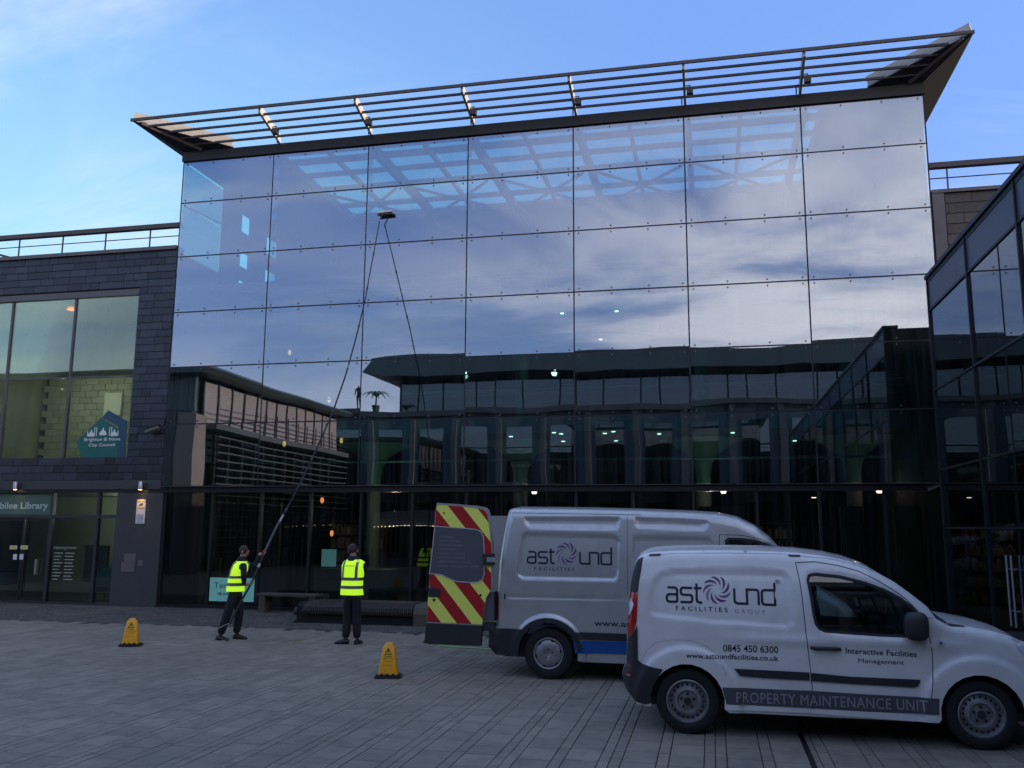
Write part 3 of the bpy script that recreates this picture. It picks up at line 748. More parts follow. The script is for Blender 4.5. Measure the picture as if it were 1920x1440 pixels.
# sign above the doors and notices on the doors
mb = MB(); mb.box(-19.26, -17.33, .076, .079, 2.325, 2.875); mb.build('sign_film', mat('sage_film', (.075, .14, .115), .35), ent)
mb = MB(); a = at(0, 955, .07); b = at(91, 937, .07)
v, f = text2d('Jubilee Library', -19.22, b[0], 2.42, 2.66, .02); mb.add([(p_, .072, q_) for p_, q_ in v], f); mb.build('sign_lettering', mat('frosted_letter', (.42, .55, .5), .6), ent)
m_yel = mat('yellow_print', (.75, .55, .06), .6)
for px in (18, 38):
    a = at(px, 1030, .06); b = at(px+14, 1023, .06)
    mb = MB(); mb.box(a[0], b[0], .062, .065, a[2], b[2]); n_ = mb.build('door_notice', m_wht, ent)
    mb = MB(); mb.box(a[0]+.03, b[0]-.03, .059, .061, a[2]+.015, b[2]-.015); mb.build('notice_print', m_yel, n_)
for px in (24, 36):
    a = at(px, 1049, .06); b = at(px+8, 1039, .06); mb = MB(); mb.box(a[0], b[0], .062, .065, a[2], b[2]); mb.build('door_notice', m_wht, ent)
mb = MB(); mb.box(-20.8, -15.3, 3.4, 3.5, 0, 2.9); mb.build('lobby_wall', m_cream, lib)
mb = MB(); mb.box(-20.8, -14, .3, 3.4, -.01, .02); mb.box(-20.8, -14, .3, 3.4, 2.9, 3.0); mb.build('lobby_floor', m_intf, lib)
pl = bpy.data.lights.new('lobby_lamp', 'POINT'); po = bpy.data.objects.new('lobby_lamp', pl); C.objects.link(po); po.location = (-16.4, 2.0, 2.6); pl.energy = 22; pl.color = (.95, 1, .8); pl.shadow_soft_size = .1
mb = MB(); mb.box(-16.9, -16.2, 1.0, 1.1, .5, 1.5); mb.build('display_board', mat('beige_board', (.35, .33, .25), .7), lib)
mb = MB(); q0 = at(100, 1031, .07); v, f = text2d('Opening hours', -17.15, -16.45, 1.40, 1.50, .01); mb.add([(p_, .074, q_) for p_, q_ in v], f)
for i in range(9): mb.box(-17.12, -16.85-.05*(i % 3), .073, .075, 1.30-i*.085, 1.325-i*.085); mb.box(-16.78, -16.5-.04*(i % 2), .073, .075, 1.30-i*.085, 1.325-i*.085)
mb.build('opening_hours_print', mat('pale_print', (.34, .38, .33), .7), ent)
cb = thing('lobby_table', 'small dark table with thin legs behind the entrance glass', 'table', (-16.1, 1.2, 0))
mb = MB(); mb.box(-16.5, -15.8, .9, 1.4, .7, .74); mb.build('tabletop', m_wood, cb)
for x_ in (-16.45, -15.85):
    for y_ in (.95, 1.35): mb = MB(); mb.bar((x_, y_, .02), (x_+.02, y_, .7), .03); mb.build('leg', m_conc, cb)
po_ = thing('window_poster', 'pale blue poster behind the narrow pane beside the grey pier', 'poster', (-15.55, .12, .3))
a = at(178, 1110, .12); b = at(212, 1063, .12)
mb = MB(); mb.box(-15.82, -15.32, .115, .12, a[2], b[2]); mb.build('sheet', mat('poster_blue', (.22, .38, .38), .6, var=.35, nscale=4), po_)
mb = MB(); mb.box(-15.80, -15.34, .108, .112, a[2]+.02, a[2]+.13); mb.build('print_band', mat('poster_navy', (.05, .12, .2), .6), po_)

# teal notice leaning in the shopfront
tp = thing('event_poster', 'teal poster with dark serif words low behind the shopfront glass', 'poster', (-11.8, .03, .2))
a = at(391, 1128, .02); b = at(476, 1085, .02)
mb = MB(); mb.box(-12.45, -11.22, .022, .03, .18, .76); mb.build('sheet', mat('teal_paper', (.13, .34, .33), .7, emit=(.13, .4, .38), emit_s=.08), tp)  # paper is no lamp: faint emission added to lift its brightness
mb = MB(); v, f = text2d('Tem', -12.33, -11.90, .50, .64, .0); mb.add([(p_, .019, q_) for p_, q_ in v], f)
v, f = text2d('@ Jubi', -12.22, -11.88, .32, .40, .02); mb.add([(p_, .019, q_) for p_, q_ in v], f)
mb.build('print', mat('dark_print', (.02, .05, .05), .6), tp)

# wall fittings
m_alu = mat('aluminium', (.45, .46, .48), .4, .7)
for px, lab, lit in ((28, 'cylindrical metal downlight over the library doors, lit underneath', True), (263, 'cylindrical metal downlight on the fascia above the camera notice', True)):
    p = at(px, 918, -.12)
    t = thing('wall_light', lab, 'wall light', (p[0], -.12, 2.99), 'downlights on the fascia')
    mb = MB(); mb.lathe([(.055, -.0), (.055, .20), (.05, .21)], (p[0], -.12, p[2]+.0), 16); mb.build('housing', m_alu, t, smooth=True)
    mb = MB(); mb.box(p[0]-.03, p[0]+.12, -.06, -.02, p[2]+.06, p[2]+.17); mb.build('bracket', m_steel, t)
    mb = MB(); mb.lathe([(.04, -.004), (.045, -.001)], (p[0], -.12, p[2]), 12); mb.build('lens', mat('warm_lens', (1, .7, .4), .5, emit=(1, .62, .28), emit_s=6), t)
    sp = bpy.data.lights.new('wall_light_beam', 'SPOT'); so = bpy.data.objects.new('wall_light_beam', sp); C.objects.link(so); so.parent = t; so.location = (0, 0, p[2]-2.99-.02)
    sp.energy = 4.5 if px > 100 else 2; sp.color = (1, .55, .25); sp.spot_size = math.radians(70); sp.spot_blend = .9; sp.shadow_soft_size = .03
sg = thing('camera_notice', 'tall white and orange camera warning notice on the grey pier', 'sign', (-14.54, -.02, 2.1))
mb = MB(); mb.box(-14.675, -14.415, -.025, -.012, 2.10, 2.72); mb.build('board', mat('notice_white', (.72, .72, .70), .5), sg)
mb = MB(); mb.box(-14.665, -14.425, -.029, -.026, 2.66, 2.70); mb.box(-14.66, -14.43, -.029, -.026, 2.485, 2.53); mb.build('orange_band', m_yel, sg)
mb = MB(); mb.add([(-14.60, -.029, 2.585), (-14.50, -.029, 2.635), (-14.485, -.029, 2.60), (-14.585, -.029, 2.555)], [(0, 1, 2, 3)]); mb.build('camera_symbol', m_black, sg)
mb = MB()
for i in range(7): mb.box(-14.65+.01*(i % 2), -14.44-.012*(i % 3), -.029, -.026, 2.13+i*.032, 2.14+i*.032)
mb.build('small_print', mat('blue_print', (.12, .15, .3), .6), sg)
pq = thing('name_plaque', 'brushed metal wall plaques beside the entrance at head height', 'plaque', (-14.8, -.02, .88))
for (a, b, c, d) in ((-14.94, -14.60, 1.13, 1.33), (-15.0, -14.62, .86, 1.12), (-14.52, -14.38, 1.02, 1.16)):
    mb = MB(); mb.box(a, b, -.02, -.012, c, d); mb.build('plate', mat('plaque_metal', (.20, .18, .18), .45, .5) if 'plaque_metal' not in bpy.data.materials else bpy.data.materials['plaque_metal'], pq)
def cctv(loc, sgn, lab, s=1.0):
    t = thing('security_camera', lab, 'security camera', loc, 'security cameras on the walls')
    x, y, z = loc
    mb = MB(); mb.bar((x, y, z), (x, y-.15*s, z), .04*s); mb.build('bracket', m_alu, t)
    mb = MB(); mb.tube([(x+sgn*.1*s, y-.16*s, z+.05*s), (x-sgn*.24*s, y-.2*s, z-.07*s)], .055*s, 10); mb.build('housing', m_conc, t, smooth=True)
    mb = MB(); mb.bar((x+sgn*.12*s, y-.16*s, z+.12*s), (x-sgn*.28*s, y-.2*s, z-.02*s), .14*s, .015); mb.build('sun_shield', m_steel, t)
cctv((-14.2, 0.0, 4.55), 1, 'small white security camera high on the slate wall left of the glass')
cctv((4.75, -0.03, 2.97), 1, 'small white security camera at the far right corner of the glass front', .8)

# ================================================================== glass building on the right
rb = thing('glass_office_building', 'dark glass office building along the right edge of the square', 'building', (9, -16, 0))
BX, BY = 4.34, -2.30; zr = [0.0, 2.10, 3.2, 4.75, 6.33]
ys = [BY, -5.0]+[-7.55-2.55*i for i in range(10)]
for a, b in zip(ys[:-1], ys[1:]):
    for c, d in zip(zr[:-1], zr[1:]):
        q = MB(); q.box(-.006, .006, -(a-b)/2+.025, (a-b)/2-.025, -(d-c)/2+.02, (d-c)/2-.02)
        o = q.build('curtain_pane', g_right, None); o.parent = rb; o.location = (BX-9, (a+b)/2+16, (c+d)/2); o.rotation_euler = (0, random.uniform(-1, 1)*.002, random.uniform(-1, 1)*.002)
    mb = MB(); mb.box(BX-.01, BX+.02, b+.02, a-.02, 6.35, 6.98); mb.build('spandrel_panel', m_spand, rb)
    mb = MB(); mb.box(BX+.4, BX+.45, b, a, 2.9, 3.4); mb.build('floor_edge', m_clad, rb)
for y in ys:
    mb = MB(); mb.box(BX-.04, BX+.1, y-.025, y+.025, 0, 6.98); mb.build('mullion', m_black, rb)
for z in (2.10, 3.2, 4.75, 6.34):
    mb = MB()
    for a, b in zip(ys[:-1], ys[1:]): mb.box(BX-.03, BX+.08, b+.026, a-.026, z-.02, z+.02)
    mb.build('transom', m_black, rb)
mb = MB(); mb.box(BX-.06, BX+.3, ys[-1], BY+.06, 6.98, 7.05); mb.box(BX-.02, BX+.2, ys[-1], BY+.02, 6.90, 6.975); mb.build('parapet_cap', m_steel, rb)
mb = MB(); mb.box(BX+.1, 16, BY-.12, BY, 0, 6.98); mb.build('north_wall', m_clad, rb)
for i in range(6):
    mb = MB(); mb.box(BX+.12+i*1.3, BX+1.38+i*1.3, BY, BY+.02, .1, 6.9); mb.build('cladding_panel', m_clad, rb)
mb = MB(); mb.box(BX+.2, 16, ys[-1], BY-.12, 6.7, 6.95); mb.box(BX+.3, 16, ys[-1], BY-.12, 3.0, 3.3); mb.build('roof_and_floor', m_clad, rb)
mb = MB(); mb.box(11, 11.2, ys[-1], BY-.2, 0, 6.7); mb.build('core_wall', m_intw, rb)
mb = MB(); mb.box(4.5, 16, ys[-1]-.2, ys[-1], 0, 6.98); mb.build('south_wall', m_clad, rb)
mb = MB(); mb.box(16, 16.3, BY-.12, -.02, 0, 6.9); mb.build('sun_blocking_wall', m_clad, rb)  # unseen wall added to shut stray sun out of the passage
for y in (-6.1, -6.32):
    mb = MB(); mb.tube([(BX-.09, y, .68), (BX-.09, y, 1.70)], .014, 8); mb.bar((BX-.09, y, .9), (BX-.02, y, .9), .015); mb.bar((BX-.09, y, 1.5), (BX-.02, y, 1.5), .015); mb.build('door_handle', m_alu, rb)
for (y, z) in ((-4, 6.5), (-7, 6.5), (-9.5, 6.5)):
    pass

# ================================================================== buildings behind the camera (seen mirrored in the glass)
wb = thing('west_terrace_building', 'rendered building with louvred glazed flank, mirrored at the left of the glass', 'building', (-26, -26, 0))
WX, WY0, WY1, WZ = -21.6, -13.4, -29.0, 8.75
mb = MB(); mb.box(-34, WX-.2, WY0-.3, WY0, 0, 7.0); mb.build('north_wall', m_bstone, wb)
mb = MB(); mb.box(-24.4, -23.3, WY0, WY0+.03, 0, 5.6); mb.build('stair_window', g_far, wb)
mb = MB(); mb.box(-34, WX-.1, WY0-.2, WY0+.02, 7.0, 8.45); mb.build('glazed_band', m_broof, wb)
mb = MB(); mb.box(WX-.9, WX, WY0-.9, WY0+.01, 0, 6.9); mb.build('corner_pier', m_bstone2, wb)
mb = MB(); mb.prism([(-34, 8.45), (WX+.5, 8.45), (WX+.8, 8.62), (WX+.5, 8.8), (-34, 8.8)], WY1, WY0+.6); mb.build('roof', m_broof, wb)
mb = MB(); mb.box(-34, WX-.5, WY1, WY0-.35, 0, 8.4); mb.build('inner_mass', m_bdark, wb)
n_b = 13; dy = (WY0-.95-WY1)/n_b
for i in range(n_b):
    y0 = WY0-.95-dy*i
    mb = MB(); mb.box(WX-.3, WX-.28, y0-dy+.05, y0-.05, 6.45, 8.3); mb.build('window', mat('glass_painted_pink_sky', (.28, .24, .26), .3) if i == 0 else bpy.data.materials['glass_painted_pink_sky'], wb)  # upper windows: pink sky reflection painted into an opaque colour
    mb = MB(); mb.box(WX-.3, WX-.22, y0-.05, y0+.05, 0, 8.4); mb.build('window_post', m_bdark, wb)
    mb = MB(); mb.box(WX-.32, WX-.30, y0-dy+.1, y0-.1, .3, 6.0); mb.build('window', g_far, wb)
mb = MB(); mb.box(WX-.6, WX+.5, WY1, WY0-.9, 6.15, 6.4); mb.build('deck_edge', m_bstone, wb)
mb = MB()
for k in range(4): mb.bar((WX+.4, WY1, 6.55+k*.22), (WX+.4, WY0-1, 6.55+k*.22), .03)
for i in range(n_b): mb.bar((WX+.4, WY0-1-dy*i, 6.4), (WX+.4, WY0-1-dy*i, 7.4), .04)
mb.build('deck_railing', m_bdark, wb)
for k in range(17):
    mb = MB(); mb.bar((WX+.35, WY1, .9+k*.31), (WX+.35, WY0-1.2, .9+k*.31), .18, .05); mb.build('sunshade_louvre', m_bstone, wb)
sb = thing('south_terrace_building', 'long terrace building with sweeping roof, mirrored across the glass front', 'building', (-2, -42, 0))
SY = -36.0
xa_, xb_ = -32, 40
mb = MB(); mb.box(xa_, xb_, SY-.4, SY, 0, 9.6); mb.build('facade_wall', m_bstone, sb)
mb = MB(); mb.box(xa_, xb_, SY-9, SY-.4, 0, 9.5); mb.build('inner_mass', m_bdark, sb)
mb = MB(); mb.box(xa_, xb_, SY-.1, SY+.25, 9.6, 9.95); mb.build('terrace_edge', m_bstone, sb)
for i in range(22):
    x = xa_+1.0+i*3.0
    mb = MB(); mb.box(x, x+1.7, SY+.002, SY+.03, 4.7, 8.6); mb.build('window', g_far, sb)
    mb = MB(); mb.box(x, x+1.7, SY+.002, SY+.03, .4, 3.6); mb.build('window', g_far, sb)
    mb = MB(); mb.box(x-.7, x-.35, SY, SY+.18, 0, 9.55); mb.build('pilaster', m_bstone, sb)
# set-back upper floor with a curved overhanging roof
X1 = -23.0
mb = MB(); mb.box(X1+1.4, xb_, SY-8, SY-3.0, 9.6, 12.4); mb.build('upper_floor', m_bdark, sb)
i = 0; x = X1+1.6
while x < xb_-2:
    w = 1.3+1.2*((i*7) % 3)/2
    mb = MB(); mb.box(x, x+w-.12, SY-2.99, SY-2.95, 9.9, 12.3); mb.build('window', g_far, sb)
    x += w; i += 1
top = [(X1-.6, 12.9)]; 
for k in range(61):
    x = X1+k*(xb_-X1)/60; top.append((x, 13.55+.07*math.sin(k*.42)+.25*min(1, k/6)))
bot = [(xb_, 12.45), (X1+1.2, 12.45)]
mb = MB(); mb.prism(top+bot, SY-9, SY-1.2); mb.build('curved_roof', m_broof, sb)
cl = thing('restaurant_canopy', 'pale restaurant canopy hung with small bulbs, mirrored in the shopfront', 'canopy', (-16, -35.2, 0))
mb = MB(); mb.prism([(-21.8, 2.9), (-20, 3.1), (-17.5, 3.1), (-15.6, 2.9), (-15.6, 2.08), (-17.5, 2.2), (-20, 2.2), (-21.8, 2.08)], -35.9, -35.0); mb.build('valance', mat('valance_blue', (.22, .26, .34), .8), cl)
bm_ = MB(); bm_.sup((0, 0, 0), (.035, .035, .035), 1, 8, 5); bme = bpy.data.meshes.new('bulb'); bme.from_pydata(bm_.v, [], bm_.f)
clones('bulb', bme, mat('bulb_glow', (1, .9, .6), emit=(1, .8, .45), emit_s=9), [(-21.7+16+i*.27, .25, 2.0+.12*math.sin(i/22*PI)) for i in range(23)], cl)
# a figure and a plant on the terrace edge
m_sil = mat('dark_cloth', (.02, .024, .026), .8)

# ================================================================== vans
m_white = mat('white_van_paint', (0.86, 0.85, 0.81), 0.25, coat=0.7, var=0.05, nscale=1.2, dirt=(0.30, 0.28, 0.25), dirt_amt=0.22, dscale=3.0)
m_silver = mat('silver_van_paint', (0.52, 0.53, 0.52), 0.30, 0.5, coat=0.6, var=0.05, nscale=1.2, dirt=(0.22, 0.21, 0.19), dirt_amt=0.3, dscale=3.0)
m_plas = mat('black_bumper_plastic', (0.022, 0.023, 0.026), 0.6, bump=0.15, bscale=200)
m_rubber = mat('tyre_rubber', (0.014, 0.014, 0.015), 0.85, bump=0.1, bscale=90)
m_rim = mat('steel_wheel', (0.34, 0.33, 0.34), 0.5, 0.6, var=0.15, nscale=9, dirt=(0.10, 0.09, 0.08), dirt_amt=0.5, dscale=8)
m_void = mat('wheel_void', (0.006, 0.006, 0.007), 0.9)
m_red = mat('red_lamp', (0.42, 0.012, 0.015), 0.15, coat=0.6)
m_clear = mat('clear_lamp', (0.55, 0.55, 0.58), 0.12, coat=0.6)
m_ink = mat('navy_vinyl', (0.012, 0.012, 0.03), 0.45)
m_greyink = mat('grey_vinyl', (0.35, 0.37, 0.40), 0.5)
m_band = mat('dark_grey_vinyl', (0.085, 0.092, 0.105), 0.5)
m_bandtxt = mat('light_grey_vinyl', (0.36, 0.37, 0.39), 0.5)
m_seam = mat('panel_gap', (0.02, 0.02, 0.03), 0.8)
m_blue = mat('blue_vinyl', (0.008, 0.085, 0.33), 0.45)
m_hy = mat('reflective_yellow', (0.88, 0.95, 0.16), 0.5, emit=(.7, .8, .1), emit_s=0.0)
m_hr = mat('reflective_red', (0.42, 0.012, 0.016), 0.45)
g_van = glass('van_glass', (0.30, 0.42, 0.42), 0.07, fres=0.8)
m_inside = mat('van_interior', (0.03, 0.032, 0.035), 0.8)

def inpoly(P, poly):
    x, z = P[:, 0], P[:, 1]; r = np.zeros(len(P), bool); n = len(poly)
    for i in range(n):
        x0, z0 = poly[i]; x1, z1 = poly[(i+1) % n]
        if z0 == z1: continue
        c = ((z0 > z) != (z1 > z)) & (x < (x1-x0)*(z-z0)/(z1-z0)+x0); r ^= c
    return r
def pdist(P, pts, closed=True):
    d = np.full(len(P), 1e9); n = len(pts)
    for i in range(n if closed else n-1):
        a = np.array(pts[i]); b = np.array(pts[(i+1) % n]); ab = b-a; L2 = ab@ab+1e-12
        t = np.clip(((P-a)@ab)/L2, 0, 1); d = np.minimum(d, np.linalg.norm(P-a-t[:, None]*ab, axis=1))
    return d
def sstep(t): t = np.clip(t, 0, 1); return t*t*(3-2*t)
def resample(p, step):
    out = []
    n = len(p)
    for i in range(n):
        a = np.array(p[i]); b = np.array(p[(i+1) % n]); k = max(1, int(np.linalg.norm(b-a)/step))
        out += [tuple(a+(b-a)*j/k) for j in range(k)]
    return out
class Van:
    """a body whose flank is a fine sheet cut by door, window and lamp outlines"""
    def __init__(s, root, yside, W, outline, top, depth):
        s.root, s.y, s.W, s.out, s.top, s.depth = root, yside, W, outline, top, depth
    def surf(s, P): return s.depth(np.atleast_2d(np.array(P, float)))
    def side(s, regions, grid, sgn, names=True):
        loops = [resample(s.out, .03)]+[resample(r[1], .03) for r in regions]
        pts = []; edges = []
        for lp in loops:
            b = len(pts); pts += lp; edges += [(b+i, b+(i+1) % len(lp)) for i in range(len(lp))]
        o = np.array(s.out); x0, z0 = o.min(0); x1, z1 = o.max(0)
        gx_, gz_ = np.meshgrid(np.arange(x0, x1, grid), np.arange(z0, z1, grid)); G_ = np.c_[gx_.ravel(), gz_.ravel()]
        G_ = G_[inpoly(G_, s.out)]; allp = np.array(pts)
        keep = np.ones(len(G_), bool)
        for lp in loops: keep &= pdist(G_, lp) > grid*0.45
        G_ = G_[keep]
        V = [Vector(p) for p in pts]+[Vector(p) for p in G_]
        v, e, f, *_ = delaunay_2d_cdt(V, edges, [], 0, 1e-5)
        v = np.array([tuple(q) for q in v]); f = np.array([t[:3] for t in f])
        cen = v[f].mean(1); own = np.full(len(f), -1); ok = inpoly(cen, s.out)
        for i, r in enumerate(regions):
            own[inpoly(cen, r[1])] = i
        d = s.surf(v)
        for i in range(-1, len(regions)):
            nm, m_, off = ('body_side', s.paint, 0.0) if i < 0 else (regions[i][0], regions[i][2], regions[i][3])
            ff = f[(own == i) & ok]
            if len(ff) == 0 or nm is None: continue
            us = np.unique(ff); mp = {a: b for b, a in enumerate(us)}
            yy = (s.y+d[us]-off) if sgn < 0 else (s.y+s.W-d[us]+off)
            mb = MB(); mb.add([(v[u][0], yy[k], v[u][1]) for k, u in enumerate(us)], [tuple(mp[a] for a in t) for t in ff])
            par = s.root
            o_ = mb.build(nm, m_, par, smooth='all')
    def shell(s, paints):
        """closes the body across: strip along the outline, split by material"""
        o = resample(s.top, .05)[:-1]
        o = s.top
        pts = []
        for i in range(len(o)-1):
            a, b = np.array(o[i]), np.array(o[i+1]); k = max(1, int(np.linalg.norm(b-a)/.08))
            pts += [tuple(a+(b-a)*j/k) for j in range(k)]
        pts.append(o[-1])
        d = s.surf(pts)
        for nm, m_, xa, xb, za, zb in paints:
            mb = MB()
            for i in range(len(pts)-1):
                c = ((pts[i][0]+pts[i+1][0])/2, (pts[i][1]+pts[i+1][1])/2)
                if not (xa <= c[0] < xb and za <= c[1] < zb): continue
                row = []
                for j, (p, dd) in enumerate(((pts[i], d[i]), (pts[i+1], d[i+1]))):
                    for t in (0, .12, .3, .5, .7, .88, 1):
                        y = s.y+dd+(s.W-2*dd)*t; k = math.sin(PI*t)
                        row.append((p[0], y, p[1]+.045*k*(1 if c[1] > 1.0 else 0)))
                mb.add(row, [(q, q+1, q+8, q+7) for q in range(6)])
            if mb.f: 
                o_ = mb.build(nm, m_, s.root, smooth='all')
    def proj(s, v2, f2, off=0.003):
        """flat print laid on the flank"""
        d = s.surf(v2); return [(p[0], s.y+d[i]-off, p[1]) for i, p in enumerate(v2)], f2
    def decal(s, name, parts, m_, parent=None, off=.003):
        mb = MB()
        for v, f in parts:
            v = [tuple(map(float, p)) for p in v]; v2, f2 = [], []
            for q in f:
                P = [v[i] for i in q]; ex = max(max(p[0] for p in P)-min(p[0] for p in P), max(p[1] for p in P)-min(p[1] for p in P))
                b = len(v2)
                if ex < (.25 if 'letter' in name else .12): v2 += P; f2.append(tuple(range(b, b+len(P)))); continue
                lp = resample(P, .04); x_ = [p[0] for p in P]; z_ = [p[1] for p in P]
                gx_, gz_ = np.meshgrid(np.arange(min(x_), max(x_), .04), np.arange(min(z_), max(z_), .04)); G_ = np.c_[gx_.ravel(), gz_.ravel()]
                G_ = G_[inpoly(G_, P)]; G_ = G_[pdist(G_, P) > .012] if len(G_) else G_
                V, _, F, *_ = delaunay_2d_cdt([Vector(p) for p in lp]+[Vector(p) for p in G_], [(i, (i+1) % len(lp)) for i in range(len(lp))], [], 0, 1e-5)
                V = [tuple(p) for p in V]
                cen = np.array([[sum(V[i][0] for i in t)/3, sum(V[i][1] for i in t)/3] for t in F]); ok = inpoly(cen, P)
                v2 += V; f2 += [tuple(b+i for i in t) for t, o_ in zip(F, ok) if o_]
            mb.add(*s.proj(v2, f2, off))
        return mb.build(name, m_, parent or s.root)
    def ribbon(s, pts, w, closed=False):
        if closed: pts = list(pts)+[pts[0], pts[1]]
        q = []
        for i in range(len(pts)-1):
            a, b = np.array(pts[i]), np.array(pts[i+1]); k = max(1, int(np.linalg.norm(b-a)/.04)); q += [tuple(a+(b-a)*j/k) for j in range(k)]
        q.append(pts[-1]); return stroke2d([q], w)
def vpt(px, py, y): p = at(px, py, y); return (p[0], p[2])

def wheel(root, x, z, y, R, rimr, style, sgn=-1):
    w = bpy.data.objects.new('wheel', None); C.objects.link(w); w.parent = root; w.location = (x-root.location.x, y-root.location.y, z-root.location.z)
    wd = .2
    def L_(prof, name, m_, n=40, smooth=True, close=False):
        mb = MB(); mb.lathe([(r, sgn*h) for r, h in prof], (0, 0, 0), n, 'y', close); o = mb.build(name, m_, None, smooth=smooth); o.parent = w; return o
    L_([(rimr, -.2), (R-.03, -.21), (R, -.18), (R, -.03), (R-.012, -.005), (R-.05, .012), (rimr+.02, .012), (rimr, .0), (rimr-.01, -.04)], 'tyre', m_rubber)
    if style == 'steel':
        L_([(rimr, .004), (rimr-.012, .008), (rimr-.02, -.01), (rimr-.04, -.045), (rimr-.065, -.035), (rimr-.085, -.012), (rimr*.50, -.008), (rimr*.42, -.035), (.055, -.035), (.05, -.01), (.001, -.008)], 'rim', m_rim)
        mb = MB()
        for k in range(20):
            a = 2*PI*k/20; r = rimr-.052
            mb.add([(r*math.cos(a)+.011*math.cos(b), sgn*-.020, r*math.sin(a)+.013*math.sin(b)) for b in np.linspace(0, 2*PI, 9)[:-1]]+[(r*math.cos(a), sgn*-.018, r*math.sin(a))], [(j, (j+1) % 8, 8) for j in range(8)])
        o = mb.build('rim_slots', m_void, None); o.parent = w; o.name = 'rim_slot'; o['kind'] = 'stuff'
        mb = MB()
        for k in range(5):
            a = 2*PI*k/5+.3; mb.lathe([(.012, -.035*sgn*1), (.012, -.012*sgn), (.006, -.008*sgn)], (.058*math.cos(a)*1.2, 0, .058*math.sin(a)*1.2), 6, 'y')
        o = mb.build('wheel_bolt', m_void, None); o.parent = w
        mb = MB(); mb.lathe([(.04, -.012*sgn), (.04, .0), (.001, .002*sgn)], (0, 0, 0), 14, 'y', False); o = mb.build('hub_cap', m_plas, None, smooth=True); o.parent = w
    else:
        L_([(rimr, .004), (rimr-.01, .014), (rimr-.022, .008), (rimr-.03, -.01), (rimr-.045, .004), (rimr*.6, .016), (.06, .018), (.05, .012), (.001, .012)], 'wheel_cover', m_rim)
        mb = MB()
        for k in range(5):
            a = 2*PI*k/5+PI/2; mb.add([(.062*math.cos(a)+.011*math.cos(b), sgn*.0195, .062*math.sin(a)+.011*math.sin(b)) for b in np.linspace(0, 2*PI, 9)[:-1]], [tuple(range(8))])
        for k in range(6):
            a = 2*PI*k/6+.2; c = [(rimr-.026, a-.16), (rimr-.026, a+.16), (rimr-.048, a+.10), (rimr-.048, a-.10)]
            mb.add([(r*math.cos(t), sgn*.0085, r*math.sin(t)) for r, t in c], [(0, 1, 2, 3)])
        o = mb.build('cover_hole', m_void, None); o.parent = w
    return w

def logo(van, x0, z0, w, slope, root, group=False, swirl_only=False):
    """wordmark: squared lower-case strokes with a pinwheel for the o"""
    u = w/740.0
    T = lambda p: (x0+p[0]*u, z0+p[1]*u+slope*p[0]*u)
    S = [[(12, 101), (60, 101), (72, 96), (78, 85), (78, 5)], [(78, 5), (25, 5), (11, 10), (6, 22), (6, 38), (12, 50), (24, 55), (74, 55)],
         [(182, 101), (118, 101), (107, 96), (103, 86), (103, 70), (108, 59), (118, 54), (166, 54), (177, 49), (181, 40), (181, 20), (176, 9), (166, 5), (100, 5)],
         [(212, 132), (212, 24), (216, 11), (228, 5), (248, 5)], [(193, 101), (246, 101)],
         [(467, 106), (467, 28), (471, 14), (485, 7), (551, 7), (551, 101), (612, 101), (623, 97), (628, 86), (628, 0)],
         [(736, 150), (736, 5), (668, 5), (655, 10), (650, 22), (650, 84), (655, 96), (668, 101), (732, 101)]]
    for grp in ((0, 1), (2,), (3, 4), (5,), (6,)):
        van.decal('logo_letter', [stroke2d([[T(q) for q in S[i]]], 16*u) for i in grp], m_ink, root)
    cols = [(.10, .03, .14), (.16, .07, .22), (.13, .05, .19), (.20, .14, .30), (.24, .24, .38), (.15, .08, .24), (.10, .05, .16), (.18, .12, .28), (.12, .05, .17), (.14, .07, .20)]
    c = (349, 93)
    for k in range(9):
        a0 = math.radians(40*k)
        o_, i_ = [], []
        for j in range(9):
            t = j/8; r = 28+66*math.sin(t*PI/2); a = a0+t*1.30
            o_.append((c[0]+r*math.cos(a), c[1]+r*math.sin(a)))
            th = 33*math.sin(PI*min(1, t*1.0))**.9*(.45+.55*t)+.3
            i_.append((c[0]+(r-th)*math.cos(a-.10*math.sin(PI*t)), c[1]+(r-th)*math.sin(a-.10*math.sin(PI*t))))
        pts = [T(q) for q in o_+i_[::-1]]; n = 9
        nm = 'petal_vinyl_%d' % k
        m_ = bpy.data.materials.get(nm) or mat(nm, cols[k], .45)
        van.decal('logo_petal', [(pts, [(j, j+1, 2*n-2-j, 2*n-1-j) for j in range(n-1)])], m_, root)

# ---------------- white van
YK = -11.17
kan = thing('white_van', 'white small van with purple pinwheel logo and steel wheels in front', 'van', (1.1, -10.3, 0))
K = lambda px, py: vpt(px, py, YK)
KC = lambda x, y: K(1140+x/3.6, 1000+y/3.6)             # survey grid of the rear half
KF = lambda x, y: K(1500+x/3.274, 1000+y/3.274)         # survey grid of the front half
WXr, WXf, WZ_ = -0.292, 2.470, 0.325
arch = lambda cx, r, n=14: [(cx+r*math.cos(a), WZ_+r*math.sin(a)) for a in np.linspace(PI+.15, -.15, n)]
topk = [KC(100, 1030), KC(85, 960), KC(100, 905), KC(118, 880), KC(122, 660), KC(133, 470), KC(150, 320), KC(165, 240), KC(182, 185), KC(205, 155), KC(245, 138), KC(300, 128), KC(420, 120), KC(600, 118), KC(800, 118), KC(1000, 122), KC(1190, 128), KC(1300, 135), KC(1420, 150),
        KF(200, 148), KF(330, 178), KF(430, 212), KF(482, 240), KF(600, 306), KF(700, 380), KF(790, 452), KF(850, 512), KF(925, 556), KF(1010, 570), KF(1100, 588), KF(1200, 606), KF(1305, 636), KF(1375, 668),
        (2.98, .985), (3.09, .90), (3.17, .80), (3.215, .66), (3.225, .48), (3.18, .30)]
